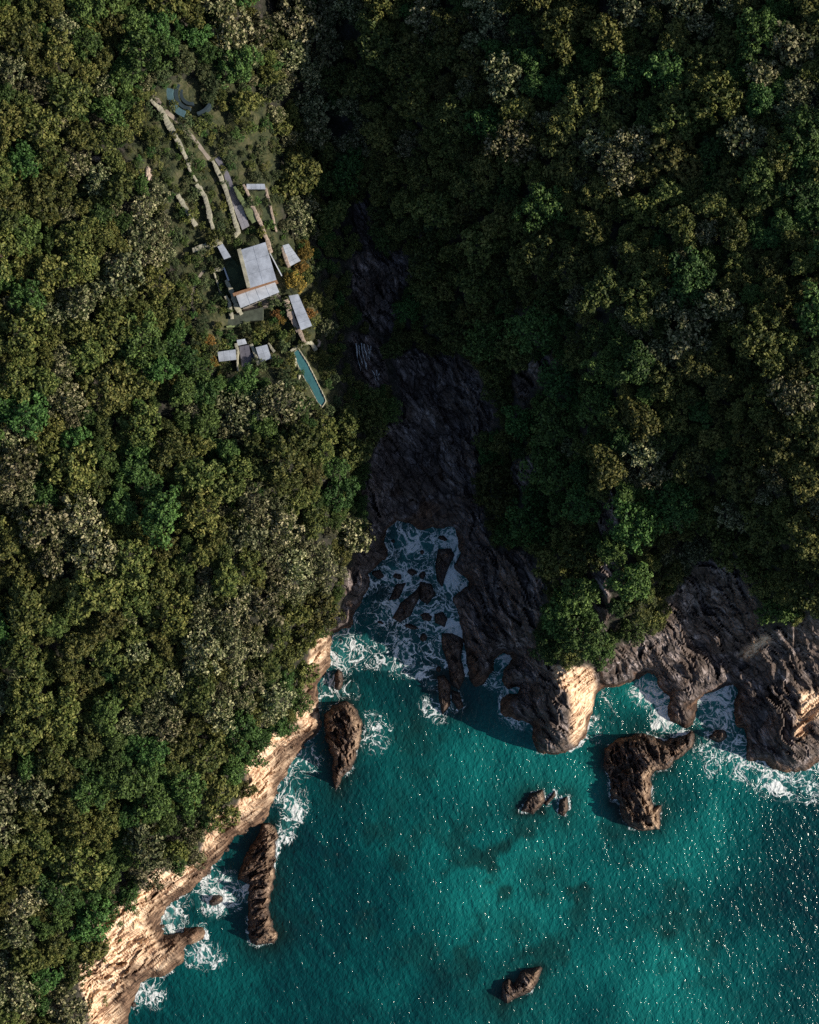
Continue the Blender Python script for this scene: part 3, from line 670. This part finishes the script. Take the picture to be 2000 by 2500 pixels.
ng.links.new(gi.outputs[0], ip.inputs['Points']); ng.links.new(ci.outputs[0], ip.inputs['Instance']); ip.inputs['Pick Instance'].default_value = True
ng.links.new(na('pick', 'INT'), ip.inputs['Instance Index']); ng.links.new(na('scl', 'FLOAT'), ip.inputs['Scale'])
cx = ng.nodes.new('ShaderNodeCombineXYZ'); ng.links.new(na('rz', 'FLOAT'), cx.inputs['Z'])
er = ng.nodes.new('FunctionNodeEulerToRotation'); ng.links.new(cx.outputs[0], er.inputs[0]); ng.links.new(er.outputs[0], ip.inputs['Rotation'])
ng.links.new(ip.outputs[0], go.inputs[0])
md = ob.modifiers.new('scatter', 'NODES'); md.node_group = ng
print('TREES', count, 'rest', len(rest))

# ------------------------------------------------------------------ the house and its garden
def prism(pts, z0, z1, org, inset=0):
    """upright prism whose top edge passes through the given photo pixels"""
    q = [P(u, v, z1) for u, v in pts]; n = len(q)
    if inset:
        c = sum(q) / n; q = [c + (p - c) * (1 - inset) for p in q]
    area = sum(q[i][0] * q[(i + 1) % n][1] - q[(i + 1) % n][0] * q[i][1] for i in range(n))
    if area < 0: q = q[::-1]
    vs_ = [(p[0] - org[0], p[1] - org[1], z0 - org[2]) for p in q] + [(p[0] - org[0], p[1] - org[1], z1 - org[2]) for p in q]
    return vs_, [tuple(range(n - 1, -1, -1)), tuple(range(n, 2 * n))] + [(i, (i + 1) % n, n + (i + 1) % n, n + i) for i in range(n)]
def add_prism(name, pts, z0, z1, mat, root, inset=0, parent=None):
    org = root.location if root else (0, 0, 0)
    v, f = prism(pts, z0, z1, org, inset)
    return link(name, mk_poly(name, v, f, mat), parent or root)
def lerp2(a, b, t): return (a[0] + (b[0] - a[0]) * t, a[1] + (b[1] - a[1]) * t)
def quad(c, s, t): return lerp2(lerp2(c[0], c[1], s), lerp2(c[3], c[2], s), t)
def panels(root, parent, c, z, nu, nv, mat, gap=.005, name='roof_panel', th_=.07):
    for i in range(nu):
        for j in range(nv):
            a, b, e, f = i / nu + gap, (i + 1) / nu - gap, j / nv + gap, (j + 1) / nv - gap
            add_prism(name, [quad(c, a, e), quad(c, b, e), quad(c, b, f), quad(c, a, f)], z, z + th_ + random.uniform(-.012, .012), mat, root, parent=parent)
def glaze(root, c, zb, hgt, win):
    """glazed openings in the front (downhill) wall"""
    a, b = P(*c[3], zb + hgt), P(*c[2], zb + hgt); cc = sum(P(*p, zb + hgt) for p in c) / 4
    a = cc + (a - cc) * .905; b = cc + (b - cc) * .905
    out = (a + b) / 2 - cc; out[2] = 0; out /= np.linalg.norm(out)
    for i in range(win):
        p0 = a + (b - a) * ((i + .12) / win) + out * .03; p1 = a + (b - a) * ((i + .88) / win) + out * .03
        q = []
        for p in (p0, p1):
            for z in (zb + .4, zb + hgt - .6):
                for k in (0, .05): q.append((p[0] + out[0] * k - root.location[0], p[1] + out[1] * k - root.location[1], z - root.location[2]))
        link('window', mk_poly('window', q, [(0, 2, 6, 4), (1, 5, 7, 3), (0, 1, 3, 2), (4, 6, 7, 5), (0, 4, 5, 1), (2, 3, 7, 6)], M_GLASS), root)
def building(name, c, hgt, label, cat, mat_roof, nu, nv, zb=None, wallmat=None, win=3):
    cu = sum(p[0] for p in c) / len(c); cv = sum(p[1] for p in c) / len(c)
    zt = [th(*p) for p in c]
    zb = zb if zb is not None else sum(zt) / len(zt)
    root = thing(name, P(cu, cv, zb), label, cat)
    add_prism('wall', c, min(zt) - 1.5, zb + hgt - .35, wallmat or M_WALL, root, inset=.09)
    rf = add_prism('roof', c, zb + hgt - .35, zb + hgt, mat_roof, root)
    panels(root, rf, c, zb + hgt + .002, nu, nv, mat_roof)
    glaze(root, c, zb, hgt, win)
    return root, zb
STONES = []
for k in range(6):
    r = random.Random(300 + k); v = []
    for x in (-.5, .5):
        for y in (-.5, .5):
            for z in (0, 1): v.append((x * r.uniform(.84, 1), y * r.uniform(.78, 1.08), z * r.uniform(.7, 1.1) - .1 * (z == 0)))
    v += [(0, 0, 1.1 * r.uniform(.95, 1.1))]
    STONES.append((v, [(0, 2, 6, 4), (0, 1, 3, 2), (4, 6, 7, 5), (0, 4, 5, 1), (2, 3, 7, 6), (1, 5, 8), (5, 7, 8), (7, 3, 8), (3, 1, 8)]))
def stone_meshes(mat): return [mk_poly('coping_stone', v, f, mat) for v, f in STONES]
SM = {}
def wall(pl, width, hgt, label, mat=M_STONE, name='garden_wall', step=8.5, group=None):
    if mat.name not in SM: SM[mat.name] = stone_meshes(mat)
    # resample
    q = [np.array(p, float) for p in pl]; out = [q[0]]
    for a, b in zip(q, q[1:]):
        n = max(1, int(round(np.linalg.norm(b - a) / step)))
        out += [a + (b - a) * (k + 1) / n for k in range(n)]
    q = np.array(out); q += np.stack([vnoise(q[:, 1] / 14, q[:, 0] / 14, 5), vnoise(q[:, 0] / 14, q[:, 1] / 14, 8)], -1) * 1.3
    zt = np.array([th(*p) for p in q]) + hgt
    wts = np.broadcast_to(np.asarray(width, float), ()) if np.ndim(width) == 0 else None
    wd_ = np.full(len(q), float(width)) if wts is not None else np.interp(np.linspace(0, 1, len(q)), np.linspace(0, 1, len(width)), width)
    pw = np.array([P(p[0], p[1], z) for p, z in zip(q, zt)])
    root = thing(name, (pw[:, 0].mean(), pw[:, 1].mean(), zt.mean() - hgt), label, 'wall', group)
    org = np.array(root.location)
    V = []; F = []
    for i in range(len(q)):
        t = pw[min(i + 1, len(q) - 1)] - pw[max(i - 1, 0)]; t[2] = 0; t /= np.linalg.norm(t); n = np.array([-t[1], t[0], 0]); hw = wd_[i] * S * .93 / 2 * .82
        for s_ in (-1, 1):
            for z in (zt[i] - hgt - 1.2, zt[i]):
                p = pw[i] + n * hw * s_; V.append((p[0] - org[0], p[1] - org[1], z - org[2]))
        if i:
            b = 4 * i; a = b - 4
            F += [(a, a + 1, b + 1, b), (a + 2, b + 2, b + 3, a + 3), (a + 1, a + 3, b + 3, b + 1)]
    F += [(0, 2, 3, 1), (len(V) - 4, len(V) - 3, len(V) - 1, len(V) - 2)]
    link('wall_body', mk_poly('wall_body', V, F, mat), root)
    for i in range(len(q) - 1):
        m = (pw[i] + pw[i + 1]) / 2; t = pw[i + 1] - pw[i]
        o = link('coping_stone', random.choice(SM[mat.name]), root, m - org - np.array([0, 0, .03]))
        o.rotation_euler = (0, -math.atan2(t[2], math.hypot(t[0], t[1])) * .9, math.atan2(t[1], t[0]) + random.uniform(-.08, .08))
        o.scale = (np.linalg.norm(t) * random.uniform(1.1, 1.5), (wd_[i] + wd_[i + 1]) / 2 * S * .93 * random.uniform(.75, 1.2), random.uniform(.12, .34))
    return root

# main house: upper block with its stone parapet, lower wing, planted court
mainroof = [(587,610),(648,591),(675,683),(610,703)]
zb = 34.6
house, _ = building('house', mainroof, 5.2, 'main house with large pale grey panelled flat roof between stone walls', 'house', M_CONC, 2, 3, zb)
add_prism('parapet', [(579,609),(588,606),(612,701),(603,702)], zb - 2, zb + 5.3, M_STONE, house)
lowroof = [(576,722),(671,688),(682,713),(587,752)]
rf = add_prism('lower_roof', lowroof, zb + 2.3, zb + 2.7, M_CONC2, house); panels(house, rf, lowroof, zb + 2.702, 4, 1, M_CONC2)
add_prism('lower_wall', lowroof, zb - 4, zb + 2.3, M_WALL, house, inset=.09)
glaze(house, lowroof, zb - .5, 3.2, 5)
add_prism('brick_parapet', [(568,716),(612,702),(675,682),(677,686),(614,707),(570,722)], zb - 1, zb + 3.9, M_BRICK, house)
add_prism('planted_court', [(547,639),(583,622),(603,700),(568,714)], zb - 3, zb + .8, M_TURF, house)
for nm, pl_, m_ in (('court_edge', [(545,653),(548,652),(560,684),(557,686)], M_CONC2), ('balustrade', [(658,618),(660,617),(688,670),(686,672)], M_CONC2)):
    add_prism(nm, pl_, zb - 2, zb + 1.6, m_, house)
building('pavilion', [(531,602),(544,595),(564,627),(547,633)], 3.0, 'small slab roofed pavilion at the end of thick stone wall', 'pavilion', M_CONC, 1, 2, win=1)
building('annex', [(690,599),(705,595),(734,636),(708,650)], 3.4, 'annex with bright ribbed roof half under orange trees', 'annex', M_CONC2, 2, 5, win=2)
building('annex', [(705,722),(728,718),(762,795),(735,806)], 3.2, 'long annex roof beside the brick-toned garden wall', 'annex', M_CONC, 1, 5, win=2)
building('garden_room', [(531,859),(575,853),(577,878),(535,883)], 2.8, 'garden room with wide grey roof beside the rust coloured hedge trees', 'annex', M_CONC, 3, 1)
building('garden_room', [(578,830),(598,827),(603,839),(581,844)], 2.6, 'smallest garden room roof, at the head of the dark passage', 'annex', M_CONC2, 2, 1, win=2)
building('garden_room', [(624,848),(652,841),(663,875),(636,885)], 2.8, 'garden room with squarish grey roof flanked by pale walls', 'annex', M_CONC, 2, 2)
building('gate_lodge', [(602,449),(646,449),(649,462),(602,462)], 2.8, 'narrow slab roofed lodge at the top of the lawn strip', 'lodge', M_CONC, 4, 1, win=3)

def slab(name, pts_, label, mat, up=.25, cat='paving', kind=None, thick=2.0, nu=0, nv=0):
    zt = [th(*p) for p in pts_]; z = max(zt) * .5 + sum(zt) / len(zt) * .5 + up
    c = np.mean(pts_, 0); root = thing(name, P(c[0], c[1], z - up), label, cat)
    if kind: root['kind'] = kind
    add_prism('slab', pts_, min(zt) - thick, z, mat, root)
    if nu: panels(root, None, pts_, z + .002, nu, nv, mat, .015, 'paving_slab', .05)
    return root
slab('parking_slab', [(569,504),(591,499),(608,550),(591,560)], 'smooth grey paved forecourt at the foot of the drive', M_PAVE, .5, nu=2, nv=4)
slab('stepping_slab', [(601,489),(612,487),(616,502),(605,508)], 'small grey slab between ivy wall and white-edged wall', M_PAVE, .6)
slab('lower_terrace', [(545,775),(600,760),(642,750),(642,782),(610,783),(553,800)], 'grey-green stone terrace below the main house', M_MOSS, .2)
slab('dark_passage', [(584,846),(608,842),(620,905),(592,908)], 'dark paved sunken passage between the garden rooms', M_PAVED, .1, nu=2, nv=5)
slab('lawn_strip', [(612,470),(648,465),(668,545),(640,548)], 'narrow walled lawn below the lodge', M_TURF, .2, cat='lawn')
slab('front_bed', [(592,755),(684,720),(690,738),(600,768)], 'brownish planting bed along the lower wing', M_DIRT, .3, cat='planting bed')

def ribbon(name, pl, width, label, mat, up=.12):
    q = [np.array(p, float) for p in pl]; out = [q[0]]
    for a, b in zip(q, q[1:]):
        n = max(1, int(np.linalg.norm(b - a) / 6)); out += [a + (b - a) * (k + 1) / n for k in range(n)]
    q = np.array(out); V = []; F = []
    for i, p in enumerate(q):
        t = q[min(i + 1, len(q) - 1)] - q[max(i - 1, 0)]; t /= np.linalg.norm(t); n = np.array([-t[1], t[0]])
        w_ = width * (1 + .2 * float(vnoise(p[0] / 12, p[1] / 12, 3)))
        for s_ in (-.5, 0, .5):
            e = p + n * w_ * s_; V.append(P(e[0], e[1], th(*e) + up))
        if i:
            a = 3 * i - 3; F += [(a, a + 1, a + 4, a + 3), (a + 1, a + 2, a + 5, a + 4)]
    o = link(name, mk_poly(name, V, F, mat, True)); tag(o, label, kind='structure')
ribbon('path', [(530,385),(553,425),(565,463),(580,503)], 15, 'dark paved drive leading down to the forecourt', M_PAVED)
ribbon('path', [(376,232),(402,269),(436,297),(480,347),(512,389)], 10, 'dirt track running down past the round court', M_DIRT)
ribbon('path', [(500,655),(478,690),(468,730),(478,780)], 7, 'faint wheel track curving through the side lawn', M_DIRT)

W = wall
W([(368,243),(394,269),(420,318),(441,357),(457,389),(462,410),(480,441)], [6, 12, 15, 14, 10, 7, 7], 1.6, 'longest pale stone wall, running down from the round court')
W([(480,451),(501,478),(509,512),(512,533),(521,559)], [12, 13, 12, 11, 7], 1.8, 'bulging pale stone wall just below the longest wall')
W([(434,475),(451,504),(478,550)], [9, 12, 11], 1.5, 'short straight pale stone wall beside the grey scree', M_STONE)
W([(521,393),(538,431),(553,466),(566,512),(576,545),(582,565),(572,578)], [6, 10, 9, 10, 10, 12, 9], 1.6, 'stone wall along the dark drive, hooked at its foot')
W([(573,457),(591,489),(611,524),(622,541)], [7, 10, 15, 18], 1.7, 'mossy green wall widening down beside the forecourt', M_STONE2)
W([(594,451),(611,486),(625,521),(640,553),(652,585),(662,614)], [5, 8, 9, 9, 11, 9], 2.0, 'bright pinkish stone wall from the lodge to the main roof', M_STONE3)
W([(649,460),(657,495),(666,530),(675,565)], [7, 6, 5, 4], 1.7, 'thin brown wall on the far side of the lawn strip', M_STONE3)
W([(471,611),(496,604),(518,597),(540,586)], [9, 15, 16, 15], 2.0, 'thick rough stone wall leading to the small pavilion')
W([(552,685),(568,720),(580,752),(589,766)], [9, 11, 12, 9], 2.2, 'stone wall bounding the lower wing and planted court')
W([(550,722),(560,740),(566,778)], [9, 10, 9], 1.7, 'short outer stone wall beside the lower terrace', M_STONE)
W([(524,667),(532,694),(540,720)], 4, 1.0, 'thin pale kerb wall along the side lawn', M_STONE)
W([(697,732),(710,770),(730,806),(743,836)], [13, 15, 14, 9], 2.4, 'broad brick-toned wall beside the long annex', M_STONE3)
W([(689,604),(698,630),(706,650)], 9, 2.2, 'warm brown wall beside the bright annex roof', M_STONE3)
W([(614,840),(622,862),(632,889)], 8, 2.3, 'pale wall beside the narrow dark blue pool', M_STONE)
W([(655,838),(663,849),(670,858)], [5, 7, 8], 1.9, 'short pale wall on the outer side of the square roof')
W([(576,838),(581,862),(579,885),(582,905)], [7, 7, 4, 4], 2.0, 'thin wall between the wide garden room and the passage')
W([(553,799),(580,795),(610,784)], 5, .8, 'low stone edge of the lower terrace', M_STONE2)
W([(712,856),(728,847),(745,838),(760,838),(770,853)], [6, 7, 10, 11, 8], 1.2, 'rough stone wall curving round the pool head')

# round sunken court of curved steps
def ring_steps():
    c = (468, 227); z = th(455, 255) + .6
    root = thing('round_court', P(*c, z), 'round sunken court of dark curved steps with one pale blue band', 'steps')
    for r0, r1, a0, a1, up, mt in ((46, 62, 108, 192, 2.3, M_TEAL), (34, 43, 95, 215, 1.2, M_BLUE), (22, 30, 80, 200, .5, M_BLUE), (48, 54, 30, 75, .9, M_BLUE)):
        V = []; F = []; n = 18
        for k in range(n + 1):
            a = math.radians(a0 + (a1 - a0) * k / n)
            for r_ in (r0, r1):
                for zz in (z - 6, z + up):
                    p = P(c[0] + r_ * math.cos(a), c[1] + r_ * math.sin(a), z + up); V.append((p[0] - root.location[0], p[1] - root.location[1], zz - z))
            if k:
                b = 4 * k; q = b - 4
                F += [(q + 1, q + 3, b + 3, b + 1), (q, q + 1, b + 1, b), (q + 2, b + 2, b + 3, q + 3)]
        F += [(0, 2, 3, 1), (len(V) - 4, len(V) - 3, len(V) - 1, len(V) - 2)]
        link('step', mk_poly('step', V, F, mt), root)
ring_steps()

def pool(name, pts_, label, water, up, rim):
    zt = [th(*p) for p in pts_]; z = sum(zt) / len(zt) + up
    c = np.mean(pts_, 0); root = thing(name, P(c[0], c[1], min(zt)), label, 'pool')
    add_prism('basin', pts_, min(zt) - 2, z - .30, M_TEAL, root)
    add_prism('water', pts_, z - .296, z - .1, water, root, inset=.01)
    ms = stone_meshes(M_STONE); n = len(pts_); org = np.array(root.location)
    for i in range(n):
        a, b = np.array(pts_[i], float), np.array(pts_[(i + 1) % n], float); m_ = max(1, int(np.linalg.norm(b - a) / 9))
        for k in range(m_):
            p, q = P(*(a + (b - a) * k / m_), z), P(*(a + (b - a) * (k + 1) / m_), z); t = q - p
            o = link('coping_stone', random.choice(ms), root, (p + q) / 2 - org - np.array([0, 0, .6])); o.rotation_euler = (0, 0, math.atan2(t[1], t[0]) + random.uniform(-.06, .06))
            o.scale = (np.linalg.norm(t) * 1.05, rim * random.uniform(.75, 1.3), .7)
    return root
pool('swimming_pool', [(717,861),(728,850),(751,885),(776,935),(793,970),(796,980),(786,994),(775,982),(752,940),(733,906),(719,872)], 'long tapering turquoise swimming pool among shrubs', M_POOL, .9, .32)
pool('plunge_pool', [(611,862),(617,860),(629,900),(624,905)], 'narrow dark blue pool beside the sunken passage', M_POOLD, .5, .25)

# shrubs and boulders of the garden
BUILT = [mainroof, lowroof, [(547,639),(583,622),(603,700),(568,714)], [(531,602),(544,595),(564,627),(547,633)], [(690,599),(705,595),(734,636),(708,650)], [(705,722),(728,718),(762,795),(735,806)],
 [(531,859),(575,853),(577,878),(535,883)], [(578,830),(598,827),(603,839),(581,844)], [(624,848),(652,841),(663,875),(636,885)], [(602,449),(646,449),(649,462),(602,462)], [(569,504),(591,499),(608,550),(591,560)],
 [(584,846),(608,842),(620,905),(592,908)], [(717,861),(728,850),(796,980),(786,994)], [(553,425),(565,425),(588,503),(570,503)], [(440,205),(505,205),(505,268),(440,268)], [(545,775),(642,750),(642,782),(553,800)]]
shr = {sp: [crown_mesh('foliage', 900 + 10 * i + k, M_LEAF[sp], R=1.6, lobes=26, leaves=20, size=.30, flat=.75, spray=(.18, .32)) for k in range(3)] for i, sp in enumerate(('olive', 'grey', 'green'))}
SD = {'olive': 'low olive-green shrub', 'grey': 'low grey-green shrub', 'green': 'low green shrub'}
n_sh = 0
uu = rng.uniform(290, 840, 6000); vv = rng.uniform(180, 1030, 6000); inside = samp(CD, uu, vv) > 0
bd = np.full(uu.shape, -999.)
for b in BUILT: bd = np.maximum(bd, sdf(b, uu, vv))
sc_ = {}
for u, v, b, ins in zip(uu, vv, bd, inside):
    r = random.uniform(6, 17)
    if not ins or b > -r * .6 or n_sh >= 300: continue
    if v < 560 and random.random() < .2: continue
    if any((u - x) ** 2 + (v - y) ** 2 < (.66 * (r + q)) ** 2 for x, y, q in sc_.get((int(u // 30), int(v // 30)), [])): continue
    for i in (-1, 0, 1):
        for j in (-1, 0, 1): sc_.setdefault((int(u // 30) + i, int(v // 30) + j), []).append((u, v, r))
    sp = random.choices(['olive', 'grey', 'green'], [4, 4, 2])[0]; z = th(u, v)
    wh = 'around the swimming pool' if v > 850 and u > 660 else ('beside the house and garden rooms' if v > 600 else ('between the long stone walls' if v > 400 else 'around the round court'))
    o = thing('shrub', P(u, v, z), f'{SD[sp]} {wh}', 'shrub', f'{SD[sp]}s {wh}', random.uniform(0, 6)); k = r * S / 1.6; o.scale = (k, k, k * random.uniform(.7, 1.1))
    link('foliage', random.choice(shr[sp]), o); n_sh += 1
def boulder(u, v, rx, ry, label, mat, hgt=1.2, seed=0, z=None):
    import bmesh
    bm = bmesh.new(); bmesh.ops.create_icosphere(bm, subdivisions=3, radius=1)
    r = random.Random(seed); ox = r.uniform(0, 50)
    for q in bm.verts:
        k = 1 + .45 * float(fbm(np.array(q.co.x * 1.3 + ox), np.array(q.co.y * 1.3 + q.co.z * 1.1), 3, seed)); q.co = Vector((q.co.x * rx * S * k, q.co.y * ry * S * k, q.co.z * hgt * k))
    me = bpy.data.meshes.new('boulder'); bm.to_mesh(me); bm.free(); me.materials.append(mat)
    g = float(terrain_h(np.array([u], float), np.array([v], float))[0]); tag(link('boulder', me, loc=P(u, v, g)), label, 'boulder')
boulder(525, 657, 16, 7, 'pale flattened boulder at the edge of the side lawn', M_STONE, 1.3, 1)
boulder(363, 425, 8, 18, 'pinkish pale boulder at the forest edge above the walls', M_STONE3, 1.6, 2)
boulder(776, 838, 10, 9, 'pale rounded boulder above the pool head', M_STONE3, 1.4, 3)
boulder(730, 912, 5, 14, 'whitish slab of rock along the pool side', M_STONE, 1.3, 4)
boulder(720, 885, 4, 10, 'smaller whitish rock by the upper pool corner', M_STONE, 1.3, 5)

boulder(298, 256, 9, 6, 'orange-tinted outcrop in the small gap behind the olive trees', M_STONE3, 1.5, 6)
boulder(240, 388, 20, 6, 'long pale outcrop in a gap beside the house clearing', M_STONE3, 1.5, 7)
rb = random.Random(12)
for k, (u, v) in enumerate([(487,2160),(512,2118),(552,2070),(600,2028),(664,1962),(692,1898),(712,1866),(738,1826),(416,2205),(400,2262),(460,2342),(352,2398),(322,2450),(505,2130),(676,1930),(775,1780),(430,2192),(640,2000)]):
    q = rb.uniform(3.5, 8)
    boulder(u + rb.uniform(-4, 8), v + rb.uniform(-3, 8), q * rb.uniform(.8, 1.4), q, 'dark brown boulder fallen at the foot of the pale sea cliff', M_ISLET, q * S * .8, 40 + k)
for o in [x for x in bpy.data.objects if x.name.startswith('boulder') and 'fallen' in x['label']]: o['group'] = 'boulders at the foot of the pale cliff'
k = 0
while k < 26:                                                   # plants rooted in the cliff
    u, v = rb.uniform(190, 760), rb.uniform(1600, 2480); ua, va = np.array([u]), np.array([v])
    if samp(LD, ua, va)[0] < 6 or samp(LD, ua, va)[0] > 60 or samp(DC, ua, va)[0] < 45: continue
    z = float(terrain_h(ua, va)[0]); sp = rb.choice(['olive', 'green', 'olive'])
    o = thing('shrub', P(u, v, z - .1), f'{SD[sp].replace("low", "small")} rooted on the pale cliff face', 'shrub', 'shrubs on the pale cliff', rb.uniform(0, 6)); q = rb.uniform(4, 9) * S / 1.6; o.scale = (q, q, q * .8)
    link('foliage', rb.choice(shr[sp]), o); k += 1

# waterfall in the ravine
wf = thing('waterfall', P(895, 860, th(895, 860) - .5), 'thin white waterfall streaks down dark ravine rock', 'waterfall')
r = random.Random(5); lines = [(868, 838, 880, 905), (875, 842, 884, 890), (882, 838, 893, 900), (889, 840, 897, 880), (898, 842, 903, 880), (905, 845, 903, 872), (891, 880, 897, 902), (910, 905, 919, 930), (918, 903, 924, 928), (925, 912, 922, 926)]
for x0, y0, x1, y1 in lines:
    V = []; F = []; n = 10
    for k in range(n + 1):
        f = k / n; u, v = x0 + (x1 - x0) * f + math.sin(f * 7 + x0) * 1.2, y0 + (y1 - y0) * f
        w_ = (.5 + r.random() * 1.1) * (1 - .5 * f)
        for s_ in (-1, 0, 1):
            q = P(u + s_ * w_, v, float(terrain_h(np.array([u]), np.array([v]))[0]) + .75 + (.15 if s_ == 0 else 0)); V.append(tuple(q - np.array(wf.location)))
        if k:
            a = 3 * k - 3; F += [(a, a + 3, a + 4, a + 1), (a + 1, a + 4, a + 5, a + 2)]
    link('water_strand', mk_poly('water_strand', V, F, M_FALLS, True), wf)
print('SHRUBS', n_sh)
